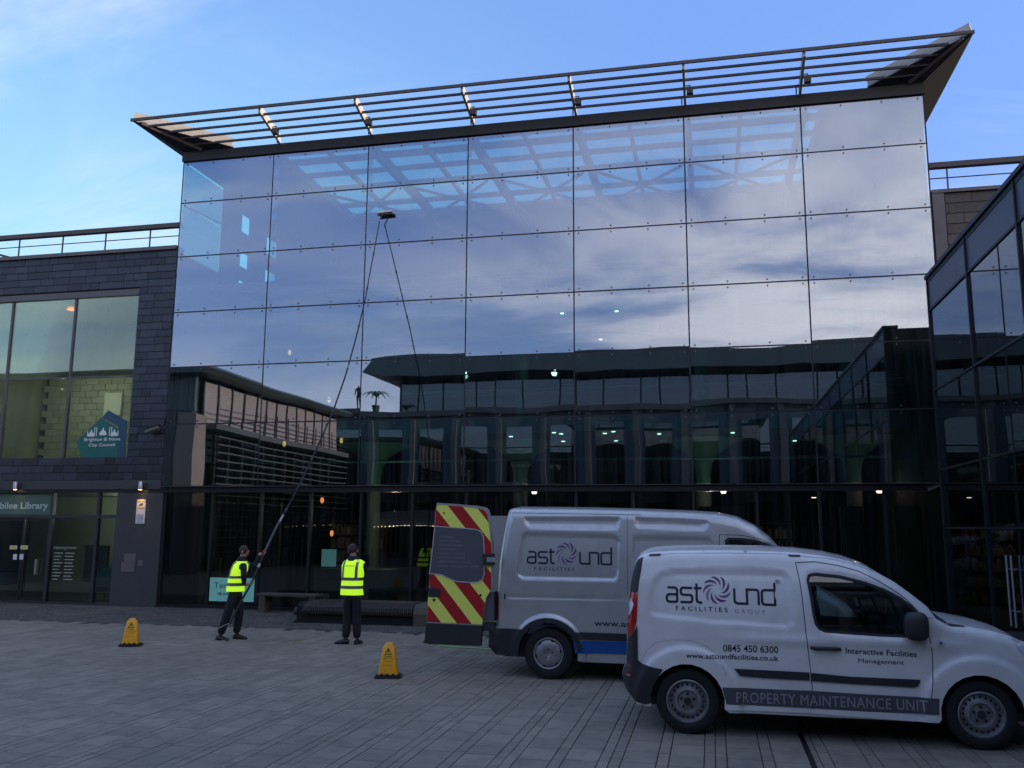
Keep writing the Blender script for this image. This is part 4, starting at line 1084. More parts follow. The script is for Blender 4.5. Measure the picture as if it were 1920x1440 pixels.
outk = topk+[(3.0, .24), (2.86, .24)]+arch(WXf, .372)[::-1]+[(2.08, .235), (.12, .235)]+arch(WXr, .372)[::-1]+[(-.68, .26), (-.80, .28)]
win_k = [KF(60, 262), KF(75, 256), KF(100, 252), KF(250, 268), KF(400, 305), KF(520, 348), KF(620, 402), KF(690, 455), KF(730, 510), KF(750, 570), KF(748, 600), KF(735, 622), KF(700, 633), KF(500, 625), KF(300, 612), KF(155, 600), KF(120, 585), KF(98, 555), KF(85, 500), KF(68, 380), KF(52, 290)]
door_k = [KC(1272, 200), KF(100, 176), KF(250, 202), KF(370, 235), KF(480, 290), KF(580, 350), KF(660, 410), KF(720, 475), KF(765, 545), KF(795, 640), KF(812, 740), KF(815, 860), KF(805, 1000), KF(800, 1090), KF(705, 1105), KF(78, 1078), KF(75, 950), KF(60, 800), KF(35, 600), KF(15, 400), KF(0, 290)]
pillar_k = [KC(232, 160), KC(222, 240), KC(210, 320), KC(200, 400), KC(150, 400), KC(138, 395), KC(150, 310), KC(170, 235), KC(192, 180)]
lamp_k = [KC(138, 398), KC(200, 402), KC(197, 520), KC(192, 600), KC(178, 655), KC(150, 690), KC(128, 700), KC(124, 600), KC(130, 480)]
clear_k = [KC(150, 435), KC(172, 480), KC(150, 545), KC(134, 560), KC(136, 470)]
trim_k = [KC(128, 702), KC(152, 692), KC(180, 657), KC(198, 620), KC(200, 720), KC(202, 855), KC(232, 880), KC(300, 900), KC(372, 916), KC(340, 965), KC(322, 1020), KC(316, 1100), KC(320, 1138), KC(250, 1152), KC(150, 1120), KC(102, 1040), KC(87, 965), KC(102, 908), KC(120, 880)]
panel_k = [KC(300, 560), KC(272, 530), KC(270, 440), KC(300, 330), KC(350, 275), KC(430, 250), KC(700, 245), KC(1000, 248), KC(1180, 258), KC(1222, 290), KC(1240, 400), KC(1258, 560), KC(1258, 610), KC(1210, 640), KC(700, 606)]
wellk = []
def dk(P):
    x, z = P[:, 0], P[:, 1]
    d = pdist(P, topk, False); r = .10+.10*sstep((x-2.6)/.5)
    e = np.where(d < r, r-np.sqrt(np.maximum(r*r-(r-d)**2, 0)), 0)*.9
    tum = .085*sstep((z-1.0)/.85)*np.maximum(z-1.0, 0)/.85*1.6+.02*sstep((.6-z)/.4)
    inn = inpoly(P, panel_k); pd = pdist(P, panel_k); pan = np.where(inn, .018*sstep(pd/.03), 0)
    sh = -.018*np.exp(-((z-.96)/.045)**2)*sstep((x-.0)/.4)*sstep((2.5-x)/.3)
    ww = pdist(P, win_k); inw = inpoly(P, win_k); wn_ = np.where(~inw, -.010*np.exp(-((ww-.05)/.03)**2), 0)
    fl = 0
    for c in (WXr, WXf):
        rr = np.hypot(x-c, z-WZ_); fl = fl-.030*sstep((.56-rr)/.05)*sstep((rr-.30)/.06)
    nose = .20*sstep((x-2.75)/.6)**2+.10*sstep((-.70-x)/.3)**2*.6
    return e+tum+pan+sh+fl+nose+wn_
van = Van(kan, YK, 1.80, outk, topk, dk); van.paint = m_white
van.side([('front_door', door_k, m_white, 0.0), ('door_window', win_k, g_van, -.012), ('rear_pillar', pillar_k, m_plas, .002), ('rear_lamp', lamp_k, m_red, .006), ('reversing_lamp', clear_k, m_clear, .009), ('rear_bumper', trim_k, m_plas, .012)], .028, -1)
van.side([(None, win_k, None, 0)], .07, 1)
scr0, scr1 = KF(482, 240)[0], KF(925, 556)[0]
van.shell([('tailgate', m_white, -9, -.66, .62, 9), ('rear_bumper', m_plas, -9, 0, -1, .62), ('roof', m_white, -.66, scr0, 1, 9), ('windscreen', g_van, scr0, scr1, .9, 9), ('bonnet', m_white, scr1, 9, .9, 9), ('front_bumper', m_plas, 2.5, 9, -1, .9)])
mb = MB(); mb.box(-.7, 2.9, YK+.12, YK+1.68, .26, .34); mb.box(-.6, 3.0, YK+.25, YK+1.55, .3, .9); mb.build('underbody', m_inside, kan)
mb = MB(); mb.box(.72, .78, YK+.12, YK+1.68, .3, 1.6); mb.build('bulkhead', m_inside, kan)
for yy in (YK+.3, YK+1.05):
    mb = MB(); mb.sup((1.0, yy+.22, 1.05), (.09, .2, .32), .6, 14, 8); mb.sup((1.02, yy+.22, 1.42), (.05, .11, .09), .7, 12, 6); mb.build('seat', m_inside, kan, smooth=True)
mb = MB(); mb.box(1.75, 2.5, YK+.15, YK+1.65, .9, 1.08); mb.build('dashboard', m_inside, kan)
mb = MB(); mb.lathe([(.17, 0), (.19, .015), (.17, .03)], (0, 0, 0), 20, 'y', False); sw = mb.build('steering_wheel', m_inside, None, smooth=True); sw.parent = kan; sw.location = (1.62-1.1, YK+.5+10.3, 1.05); sw.rotation_euler = (0, 0, math.radians(-62))
mb = MB(); mb.box(.85, 2.3, YK+.10, YK+.12, .5, 1.05); mb.box(.85, 2.3, YK+1.68, YK+1.7, .5, 1.05); mb.build('door_trim', m_inside, kan)
# window rubber, gaps, handles, rub strip, band and lettering
van.decal('window_rubber', [van.ribbon(win_k, .028, True)], m_plas, off=.002)
van.decal('door_gap', [van.ribbon(door_k[:14], .008), van.ribbon(door_k[-6:]+[door_k[0]], .008)], m_seam, off=.0015)
van.decal('roof_gap', [van.ribbon([KC(258, 155), KC(420, 138), KC(800, 134), KC(1200, 142), KC(1420, 166), KF(200, 158), KF(330, 188), KF(460, 232)], .005)], m_greyink, off=.001)
van.decal('roof_mount', [([KC(272, 142), KC(350, 138), KC(350, 150), KC(272, 154)], [(0, 1, 2, 3)]), ([KC(1225, 145), KC(1306, 147), KC(1306, 158), KC(1225, 156)], [(0, 1, 2, 3)])], m_plas, off=.012)
van.decal('rub_strip', [([KC(850, 912), KC(1050, 922), KC(1360, 938), KC(1362, 992), KC(1050, 975), KC(890, 962)], [(0, 1, 4, 5), (1, 2, 3, 4)])], m_plas, off=.014)
van.decal('rub_strip', [([KC(1372, 940), KF(300, 878), KF(740, 898), KF(725, 935), KF(700, 945), KF(300, 922), KF(68, 905)], [(0, 1, 5, 6), (1, 2, 3, 4, 5)])], m_plas, off=.014)
bz = [KC(770, 1036), KF(0, 968), KF(850, 1012), KF(852, 1115), KF(700, 1106), KF(0, 1075), KC(800, 1152)]
vb = resample([bz[0], bz[1], bz[2]], .08)
van.decal('lower_band', [([KC(770, 1036), KC(1050, 1050), KC(1360, 1062), KF(400, 988), KF(852, 1012), KF(852, 1112), KF(400, 1096), KC(1365, 1180), KC(1050, 1165), KC(800, 1150)], [(0, 1, 8, 9), (1, 2, 7, 8), (2, 3, 6, 7), (3, 4, 5, 6)])], m_band, off=.006)
a, b = K(1381, 1318), K(1739, 1333); sl = (K(1739, 1333)[1]-K(1381, 1316)[1])/(b[0]-a[0])
v, f = text2d('PROPERTY MAINTENANCE UNIT', a[0], b[0], 0, K(1381, 1297)[1]-K(1381, 1317)[1], 0.0, 1.06); v = [(p, K(1381, 1317)[1]+q+sl*(p-a[0])*0) for p, q in v]
van.decal('band_lettering', [(v, f)], m_bandtxt, off=.009)
sill = van.decal('sill', [([KC(800, 1154), KC(1365, 1184), KF(700, 1110), KF(850, 1118), KF(850, 1160), KF(700, 1155), KC(1365, 1215), KC(805, 1190)], [(0, 1, 6, 7), (1, 2, 5, 6), (2, 3, 4, 5)])], m_white, off=.02)
hd = MB(); c = KF(157, 706); hd.tube([(c[0]-.14, YK+.0, c[1]+.002), (c[0]-.10, YK-.035, c[1]), (c[0]+.10, YK-.035, c[1]), (c[0]+.14, YK+.0, c[1]-.004)], [.014, .019, .019, .014], 10); hd.build('door_handle', m_plas, kan, smooth=True)
mi = bpy.data.objects.new('wing_mirror', None); C.objects.link(mi); mi.parent = kan; c = KF(692, 560); mi.location = (c[0]-1.1, YK-.08+10.3, c[1])
mb = MB(); mb.sup((c[0]+.02, YK-.06, c[1]-.01), (.115, .11, .135), .62, 20, 12, -.2); mb.build('mirror_shell', m_plas, mi, smooth=True)
mb = MB(); mb.bar((c[0]+.06, YK-.02, c[1]-.09), (c[0]+.10, YK+.08, c[1]-.09), .07, .05); mb.build('mirror_arm', m_plas, mi)
c = KF(862, 672)
van.decal('side_repeater', [([KF(840, 648), KF(886, 668), KF(880, 684), KF(846, 696)], [(0, 1, 2, 3)])], m_clear, off=.008)
van.decal('repeater_eye', [([(c[0]+.012*math.cos(t), c[1]+.012*math.sin(t)) for t in np.linspace(0, 6.28, 9)[:-1]], [tuple(range(8))])], m_ink, off=.011)
van.decal('headlamp', [([KF(1310, 645), KF(1375, 672), (2.98, .96), (3.02, .86), KF(1372, 745), KF(1335, 700)], [(0, 1, 5), (1, 2, 4, 5), (2, 3, 4)])], m_clear, off=.01)
van.decal('wiper_cowl', [([KF(800, 462), KF(850, 512), KF(925, 556), KF(1020, 571), KF(1025, 578), KF(925, 570), KF(840, 525)], [(0, 1, 6), (1, 2, 5, 6), (2, 3, 4, 5)])], m_plas, off=.004)
van.decal('wing_gap', [van.ribbon([KF(775, 522), KF(845, 518)], .005), van.ribbon([KF(705, 1106), KF(705, 1160)], .005)], m_seam, off=.003)
lx, lz = KC(390, 466); slp = (KC(1135, 490)[1]-KC(390, 466)[1])/(KC(1135, 490)[0]-KC(390, 466)[0])
logo(van, lx, lz, KC(1135, 490)[0]-lx, slp, kan)
def line(s, pa, pb, ptop, bold=.0, sp=1.0, m_=m_ink, nm='lettering', vv=van, base=None):
    z1 = ptop
    v, f = text2d(s, pa[0], pb[0], 0, z1-pa[1], bold, sp, base_like=base); k = (pb[1]-pa[1])/(pb[0]-pa[0])
    vv.decal(nm, [([(p, pa[1]+q+k*(p-pa[0])) for p, q in v], f)], m_)
line('FACILITIES', KC(458, 520), KC(808, 533), KC(458, 490)[1], .006, 1.5)
line('GROUP', KC(856, 538), KC(1062, 546), KC(856, 511)[1], .0, 1.6, m_greyink)
line('®', KC(1130, 344), KC(1168, 346), KC(1130, 314)[1])
line('0845 450 6300', KC(777, 797), KC(1150, 809), KC(777, 750)[1], .012)
line('www.astoundfacilities.co.uk', KC(527, 838), KC(1152, 862), KC(527, 803)[1], .012, base='tdf')
line('Interactive Facilities', KF(281, 737), KF(717, 760), KF(281, 702)[1], .012)
line('Management', KF(358, 802), KF(640, 815), KF(358, 766)[1], 0.0, base='Mg')
for x in (WXr, WXf):
    wheel(kan, x, .322, YK+.03, .322, .215, 'steel'); wheel(kan, x, .322, YK+1.77, .322, .215, 'cover', 1)
    for yy in (YK+.05, YK+1.45):
        mb = MB(); pr = [(x+.385*math.cos(a), .325+.385*math.sin(a)) for a in np.linspace(-.1, PI+.1, 18)]
        mb.add([(p, yy+k*.3, q) for k in (0, 1) for p, q in pr], [(i, i+1, i+19, i+18) for i in range(17)]); mb.build('wheel_arch_liner', m_void, kan)
van.decal('fuel_mark', [van.ribbon([KC(225, 866), KC(260, 790), KC(330, 735), KC(440, 718), KC(560, 722), KC(680, 770), KC(760, 860), KC(800, 960)], .004)], m_greyink, off=.001)
van.decal('side_reflector', [([KC(122, 885), KC(152, 890), KC(152, 965), KC(122, 960)], [(0, 1, 2, 3)])], m_red, off=.018)

# ---------------- silver van
YM = -8.295
mas = thing('silver_van', 'large silver van parked behind, its striped rear door swung open', 'van', (-0.6, -7.3, 0))
Mp = lambda px, py: vpt(px, py, YM)
MC = lambda x, y: Mp(780+x/3.79, 920+y/3.79)
MC2 = lambda x, y: Mp(1140+x/3.6, 1000+y/3.6)
mxr, mxf, mz = -2.255, 1.0, .345
topm = [MC(545, 1165), MC(502, 1110), MC(510, 975), MC(560, 960), MC(566, 800), MC(568, 700), MC(578, 500), MC(590, 400), MC(605, 300), MC(620, 215), MC(635, 150), MC(648, 130), MC(680, 124), MC(1200, 130), MC(1592, 140), Mp(1300, 961), Mp(1345, 964), Mp(1385, 972), Mp(1420, 989), Mp(1447, 1010), Mp(1468, 1033),
        (1.20, 1.47), (1.42, 1.24), (1.62, 1.14), (1.78, 1.02), (1.86, .85), (1.90, .6), (1.88, .35)]
archm = lambda cx, r=.42: [(cx+r*math.cos(a), mz+r*math.sin(a)) for a in np.linspace(PI+.2, -.2, 14)]
outm = topm+[(1.6, .26), (1.42, .27)]+archm(mxf)[::-1]+[(.5, .25), (-1.75, .25)]+archm(mxr)[::-1]+[MC(745, 1182)]
bump_m = [MC(510, 977), MC(700, 982), MC(778, 985), MC(765, 1080), MC(752, 1180), MC(745, 1182), MC(545, 1165), MC(503, 1110)]
lampm = [MC(536, 722), MC(560, 722), MC(580, 730), MC(586, 760), MC(584, 900), MC(580, 930), MC(560, 935), MC(530, 930)]
trimm = [(mxr+r_*math.cos(a), mz+r_*math.sin(a)) for r_, rng in ((.485, np.linspace(PI-.15, .10, 14)), (.42, np.linspace(.10, PI-.15, 14))) for a in rng]
sillb = [MC(1108, 1004), MC(1485, 1018), MC2(700, 698), MC2(700, 755), MC(1485, 1070), MC(1118, 1058)]
winm = [MC2(790, 55), MC2(815, 36), MC2(900, 38), MC2(1000, 50), MC2(1080, 75), MC2(1150, 118), (.95, 1.66), (1.0, 1.50), (.25, 1.38), (.18, 1.45)]
pA = [MC(742, 330), MC(765, 305), MC(800, 298), MC(1390, 314), MC(1425, 325), MC(1450, 350), MC(1447, 560), MC(1435, 630), MC(1405, 646), MC(760, 632), MC(725, 615), MC(715, 590)]
pB = [MC(760, 190), MC(1448, 188), MC(1440, 250), MC(1420, 272), MC(800, 262), MC(772, 245)]
pC = [MC2(165, 40), MC2(185, 20), MC2(690, 28), MC2(708, 60), MC2(745, 320), MC2(190, 322), MC2(165, 300)]
pD = [MC(1545, 185), Mp(1330, 975), Mp(1326, 987), Mp(1318, 994), MC(1560, 262)]
gr = [MC(640, 735), MC(1490, 752), Mp(1340, 1128), Mp(1340, 1136), MC(1490, 775), MC(640, 768)]
def dm(P):
    x, z = P[:, 0], P[:, 1]
    d = pdist(P, topm, False); r = .12
    e = np.where(d < r, r-np.sqrt(np.maximum(r*r-(r-d)**2, 0)), 0)*.8
    tum = .11*np.maximum(z-1.15, 0)**1.6/1.2+.03*sstep((.8-z)/.5)
    o = 0
    for pl_, dp, sw_ in ((pA, .022, .032), (pB, .022, .03), (pC, .022, .032), (pD, .02, .03), (gr, .015, .02)):
        o = o+np.where(inpoly(P, pl_), dp*sstep(pdist(P, pl_)/sw_), 0)
    rr = np.hypot(x-mxr, z-mz); fl = -.03*sstep((.54-rr)/.05)*sstep((rr-.3)/.1)
    return e+tum+o+fl+.25*sstep((x-1.3)/.6)**2
vm = Van(mas, YM, 1.98, outm, topm, dm); vm.paint = m_silver
vm.side([('rear_bumper', bump_m, m_plas, .012), ('rear_lamp', lampm, m_red, .008), ('cab_window', winm, g_van, -.008)], .026, -1)
vm.side([(None, winm, None, 0)], .09, 1)
vm.shell([('rear_bumper', m_plas, -9, 0, -1, .72), ('roof', m_silver, -2.93, .75, 1, 9), ('windscreen', g_van, .75, 1.42, 1, 9), ('front_panel', m_silver, 1.42, 9, -1, 9)])
van2 = vm
vm.decal('arch_trim', [([q for q in trimm], [(i, i+1, 26-i, 27-i) for i in range(13)])], m_plas, off=.016)
vm.decal('side_moulding', [(sillb, [(0, 1, 4, 5), (1, 2, 3, 4)])], m_plas, off=.016)
vm.decal('blue_band', [([MC(1118, 1066), MC(1485, 1075), MC2(700, 760), MC2(700, 850), MC(1485, 1166), MC(1132, 1155)], [(0, 1, 4, 5), (1, 2, 3, 4)])], m_blue, off=.008)
line('www.', MC(1382, 1148), MC(1610, 1152), MC(1382, 1092)[1], .02, 1.0, m_greyink, 'band_lettering', vm)
line('www.astoundfacilities.co.uk', MC(1266, 962), MC(2180, 990), MC(1266, 918)[1], .012, 1.0, m_ink, 'lettering', vm, base='tdf')
vm.decal('window_rubber', [vm.ribbon(winm[:7], .03)], m_plas, off=.002)
for rb_ in [vm.ribbon([MC2(752, 8), MC2(752, 60), MC2(752, 120), MC2(752, 400)], .008), vm.ribbon([MC2(752, 8), MC2(900, 14), MC2(1020, 35), MC2(1100, 70), MC2(1160, 120)], .008), vm.ribbon([MC(1235, 1006), MC(1235, 1060)], .006), vm.ribbon([MC(1497, 178), MC(1500, 420), MC(1505, 760)], .005)]:
    vm.decal('panel_gap', [rb_], m_seam, off=.002)
vm.decal('roof_gutter', [vm.ribbon([MC(640, 156), MC(1000, 162), MC(1592, 172)], .006)], m_seam, off=.001)
vm.decal('painted_panel_highlight', [vm.ribbon(pA, .006, True)], m_greyink, off=.001)  # thin grey line painted round the recess as an edge highlight
vm.decal('rail_stop', [([MC(626, 730), MC(636, 730), MC(636, 772), MC(626, 772)], [(0, 1, 2, 3)])], m_ink, off=.004)
lx, lz = MC(783, 518); slp = (MC(1388, 530)[1]-lz)/(MC(1388, 530)[0]-lx)
logo(vm, lx, lz, MC(1388, 530)[0]-lx, slp, mas)
line('FACILITIES', MC(837, 566), MC(1124, 574), MC(837, 541)[1], .004, 1.5, m_ink, 'lettering', vm)
mb = MB(); mb.box(-2.9, 1.6, YM+.15, YM+1.83, .27, .5); mb.build('underbody', m_inside, mas)
mb = MB(); mb.box(-2.8, 0.0, YM+.12, YM+1.85, .5, .56); mb.build('load_floor', m_inside, mas)
for x in (mxr, mxf):
    wheel(mas, x, .345, YM+.04, .345, .215, 'cover'); wheel(mas, x, .345, YM+1.94, .345, .215, 'cover', 1)
    for yy in (YM+.05, YM+1.6):
        mb = MB(); pr = [(x+.435*math.cos(a), mz+.435*math.sin(a)) for a in np.linspace(-.2, PI+.2, 18)]
        mb.add([(p, yy+k*.33, q) for k in (0, 1) for p, q in pr], [(i, i+1, i+19, i+18) for i in range(17)]); mb.build('wheel_arch_liner', m_void, mas)
# open rear door, outer skin towards the square
DY = YM-.06
DC = lambda x, y: vpt(780+x/3.79, 920+y/3.79, DY)
dr_ = bpy.data.objects.new('rear_door', None); C.objects.link(dr_); dr_.parent = mas; dr_.location = (-3.0+.6, DY+7.3, .4)
skin = [DC(148, 86), DC(300, 96), DC(440, 108), DC(490, 118), DC(515, 138), DC(530, 200), DC(545, 420), DC(543, 700), DC(500, 760), DC(478, 900), DC(470, 958), DC(75, 940), DC(82, 790), DC(100, 590), DC(128, 360), DC(135, 180)]
mb = MB(); mb.prism(skin, DY, DY+.06); mb.build('door_skin', m_silver, dr_)
mb = MB(); low_ = [DC(75, 943), DC(470, 962), DC(460, 1104), DC(95, 1090), DC(50, 1080), DC(62, 1060)]; mb.prism(low_, DY-.012, DY+.07); mb.build('door_bumper', m_plas, dr_)
inner = [DC(150, 102), DC(300, 111), DC(440, 128), DC(482, 136), DC(505, 165), DC(518, 240), DC(536, 420), DC(534, 700), DC(495, 765), DC(478, 900), DC(468, 950), DC(78, 932), DC(86, 790), DC(101, 596), DC(132, 360), DC(140, 180)]
def inner_half(top):
    # clip chevrons to the sticker outline; lines fall to the right at 1.29 px per px
    P0, P1 = DC(0, 0), DC(100, 129)
    nrm = (-(P1[1]-P0[1]), P1[0]-P0[0]); ln_ = math.hypot(*nrm)
    def u2c(u): q = DC(u, 0); return nrm[0]*q[0]+nrm[1]*q[1]
    sgn_ = 1 if u2c(100) > u2c(0) else -1
    hz_ = DC(0, 500)[1]
    base = clip(inner, 0, 1, hz_) if top else clip(inner, 0, -1, -hz_)
    bounds = [(-60, 44, 'r'), (44, 143, 'y'), (143, 243, 'r'), (243, 337, 'y'), (337, 430, 'r'), (430, 520, 'y')] if top else [(-720, -622, 'y'), (-622, -521, 'r'), (-521, -419, 'y'), (-419, -321, 'r'), (-321, -224, 'y'), (-224, -123, 'r'), (-123, -23, 'y'), (-23, 77, 'r'), (77, 177, 'y')]
    if top: bounds = [(-640, -560, 'r'), (-160, -60, 'y')]+bounds
    for a, b, k in bounds:
        p = clip(clip(base, nrm[0]*sgn_, nrm[1]*sgn_, u2c(a)*sgn_), -nrm[0]*sgn_, -nrm[1]*sgn_, -u2c(b)*sgn_)
        if len(p) < 3: continue
        mb = MB(); mb.add([(q[0], DY-.003, q[1]) for q in p], [tuple(range(len(p)))])
        mb.build('red_stripe' if k == 'r' else 'yellow_stripe', m_hr if k == 'r' else m_hy, dr_)
inner_half(True); inner_half(False)
wpoly = [DC(134, 253), DC(300, 264), DC(430, 275), DC(462, 290), DC(480, 325), DC(486, 430), DC(486, 590), DC(475, 630), DC(445, 648), DC(390, 652), DC(290, 645), DC(240, 625), DC(190, 600), DC(150, 592), DC(97, 590), DC(118, 420)]
mb = MB(); mb.prism([(q[0], q[1]) for q in wpoly], DY-.010, DY-.004); mb.build('dark_panel', m_band, dr_)
mb = MB(); v, f = stroke2d([wpoly+[wpoly[0]]], .012); mb.add([(p, DY-.0115, q) for p, q in v], f); mb.build('panel_border', mat('white_vinyl', (.5, .52, .55), .5), dr_)
m_fade = mat('faded_lettering', (.24, .25, .28), .5)
for i, s in enumerate(['- FINANCE', '- CONSTRUCTION', '- WINDOW CLEANING', '- PAINTING', '- GENERAL CLEANING', '- INDUSTRIAL CLEANING', '- GRAFFITI REMOVAL CLEANING', '- PROPERTY MAINTENANCE CENTRE']):
    xr_ = [265, 308, 332, 290, 350, 348, 396, 448][i]; y0_ = 330+i*30
    a_, b_ = DC(160-i*2, y0_), DC(xr_, y0_+6)
    v, f = text2d(s, a_[0], b_[0], 0, DC(160, y0_-13)[1]-a_[1]); k = (b_[1]-a_[1])/(b_[0]-a_[0])
    mb = MB(); mb.add([(p, DY-.012, a_[1]+q+k*(p-a_[0])) for p, q in v], f); mb.build('faded_lettering', m_fade, dr_)
mb = MB(); mb.prism([DC(92, 690), DC(165, 692), DC(176, 704), DC(174, 745), DC(162, 756), DC(90, 754)], DY-.012, DY-.004); mb.build('door_handle', m_plas, dr_)
for cx_, cy__, r_ in ((130, 776, .022), (460, 742, .018), (200, 158, .012)):
    c = DC(cx_, cy__); mb = MB(); mb.lathe([(r_, -.012), (r_*.8, -.016)], (c[0], DY, c[1]), 12, 'y'); mb.build('lock', m_plas, dr_)
c = DC(525, 488); mb = MB(); mb.box(c[0]-.09, c[0]+.07, DY-.05, DY+.03, c[1]-.08, c[1]+.08); mb.build('hinge', m_plas, dr_)
mb = MB(); mb.box(c[0]-.03, c[0]+.12, DY-.06, DY-.045, c[1]-.035, c[1]+.03); mb.build('hinge_strap', m_silver, dr_)
mb = MB(); mb.prism([DC(486, 790), DC(500, 745), DC(525, 725), DC(545, 722), DC(548, 930), DC(470, 930)], YM-.02, YM+.25); mb.build('lamp_housing', mat('lamp_housing_grey', (.10, .10, .115), .5), mas)
mb = MB(); mb.box(DC(470, 0)[0], DC(560, 0)[0], YM+.0, YM+.1, DC(470, 1000)[1], DC(470, 940)[1]); mb.build('bumper_step', m_steel, mas)
# far door swung open and roof ladder bars glimpsed in the gap
mb = MB(); mb.box(-3.85, -3.05, YM+1.95, YM+2.0, .45, 2.25); mb.build('far_rear_door', m_silver, mas)

# ================================================================== cones, hose, pole, benches
m_cone = mat('yellow_plastic', (0.90, 0.42, 0.012), 0.45, var=0.08, nscale=12, dirt=(.25, .15, .05), dirt_amt=.3, dscale=14)
def cone(loc, label, rz):
    t = thing('caution_cone', label, 'caution cone', loc, 'yellow caution cones on the paving', rz=rz)
    def loc_build(mb, n, m_, sm=False): o = mb.build(n, m_, None, smooth=sm); o.parent = t; return o
    mb = MB(); mb.prism(rrect(-.185, .185, -.155, .155, .05, 4), 0, .025, 'z'); mb.prism(rrect(-.16, .16, -.13, .13, .05, 4), .025, .045, 'z')
    for i in (-1, 0, 1): mb.box(i*.08-.018, i*.08+.018, -.14, -.12, .04, .062)
    loc_build(mb, 'base', m_plas)
    mb = MB()
    rings = [(.135, .115, .045), (.128, .108, .10), (.085, .07, .40), (.070, .057, .425), (.055, .045, .43), (.05, .04, .455), (.042, .034, .462)]
    n = 20
    for k, (a, b, z) in enumerate(rings): mb.add([(p, q, z) for p, q in rrect(-a, a, -b, b, min(a, b)*.35, 4)], [])
    m = len(rings[0:1]) and len(rrect(-1, 1, -1, 1, .3, 4))
    mb.f = [(k*m+i, k*m+(i+1) % m, (k+1)*m+(i+1) % m, (k+1)*m+i) for k in range(len(rings)-1) for i in range(m)]+[tuple(range((len(rings)-1)*m, len(rings)*m))]
    loc_build(mb, 'cone_body', m_cone, True)
    fy = lambda z: -(.108+(z-.10)*(.07-.108)/.30)-.002
    mb = MB()
    tri = [(-.045, .315), (.045, .315), (0, .395)]
    v, f = stroke2d([[tri[0], tri[1], tri[2], tri[0], tri[1]]], .009); mb.add([(p, fy(q), q) for p, q in v], f)
    for p in ([(-.006, .345), (.006, .345), (.009, .375), (-.009, .375)], [(-.006, .325), (.006, .325), (.006, .337), (-.006, .337)]): mb.add([(a, fy(b), b) for a, b in p], [(0, 1, 2, 3)])
    loc_build(mb, 'warning_triangle', m_black)
    mb = MB()
    for s_, z0_, z1_, w_ in (('Caution', .275, .300, .058), ('Window cleaning', .245, .262, .082), ('in progress', .215, .232, .060), ('astound facilities', .165, .175, .07)):
        v, f = text2d(s_, -w_, w_, z0_, z1_, .01); mb.add([(p, fy(q), q) for p, q in v], f)
    loc_build(mb, 'lettering', m_black)
    return t
cone((-4.45, -8.62, 0), 'yellow caution cone with black base nearest the silver van', .22)
cone((-9.89, -6.68, 0), 'yellow caution cone standing alone at the left of the two men', .42)

# pole (traced in the photograph, leaning from the ground to the glass)
m_pole = mat('carbon_pole', (0.03, 0.032, 0.038), 0.6, 0.0, spec=0.2); m_pole_l = mat('pole_silver', (.34, .35, .38), .45, .3); m_clamp = mat('pole_clamp', (.03, .03, .035), .5)
def pole_pt(px, py):
    y = -3
    for _ in range(12):
        z = at(px, py, y)[2]; y = -5.75+5.63*(z-.3)/9.65
    return Vector(at(px, py, y))
trace = [(431, 1169), (450, 1131), (471, 1094), (484, 1064), (496, 1037), (508, 1011), (520, 986), (545, 941), (568, 897), (598, 832), (625, 770), (648, 704), (668, 632), (685, 560), (695, 505), (705, 452), (712, 412)]
PP = [pole_pt(*q) for q in trace]
pole = thing('cleaning_pole', 'very long telescopic window cleaning pole leaning up to the glass', 'pole', tuple(PP[0]))
acc = [0]
for a, b in zip(PP[:-1], PP[1:]): acc.append(acc[-1]+(b-a).length)
def along(d):
    for i in range(len(acc)-1):
        if acc[i+1] >= d: t = (d-acc[i])/(acc[i+1]-acc[i]); return PP[i].lerp(PP[i+1], t)
    return PP[-1]
NS = 9; Lp = acc[-1]
for k in range(NS):
    d0, d1 = Lp*k/NS, Lp*(k+1)/NS; r = .021-.0011*k
    pts = [along(d0+(d1-d0)*j/6) for j in range(7)]
    mb = MB(); mb.tube(pts, r, 10); mb.build('pole_section', m_pole, pole, smooth=True)
    e = along(d1-.02); f_ = along(d1-.09)
    mb = MB(); mb.tube([f_, e], r+.008, 10); mb.build('clamp', m_clamp if k % 4 else m_pole_l, pole, smooth=True)
mb = MB(); mb.tube([along(acc[6]+(acc[7]-acc[6])*(.0+.09*j)) for j in range(6)], .0215, 10); mb.build('reflective_sleeve', m_pole_l, pole, smooth=True)
mb = MB(); mb.tube([along(1.5+.05*j)+Vector((.0, -.01, 0)) for j in range(14)], .0235, 10); mb.build('reflective_sleeve', mat('grey_sleeve', (.07, .07, .08), .5, .0), pole, smooth=True)
bl = Vector(at(709, 402, -.1)); br = Vector(at(736, 399, -.1)); tp_ = PP[-1]; mid = (bl+br)/2
mb = MB(); mb.bar(bl+Vector((0, -.04, .03)), br+Vector((0, -.04, .03)), .07, .04); mb.build('brush_block', mat('brush_white', (.6, .6, .6), .5), pole)
mb = MB(); mb.bar(bl+Vector((.01, .035, .0)), br+Vector((-.01, .035, .0)), .06, .05); mb.bar(bl+Vector((0, -.03, -.025)), br+Vector((0, -.03, -.025)), .05, .045); mb.build('bristles', m_clamp, pole)
mb = MB(); mb.tube([tp_, tp_.lerp(mid, .5)+Vector((0, -.05, 0)), mid+Vector((0, -.05, .01))], .013, 8); mb.build('gooseneck', m_clamp, pole, smooth=True)

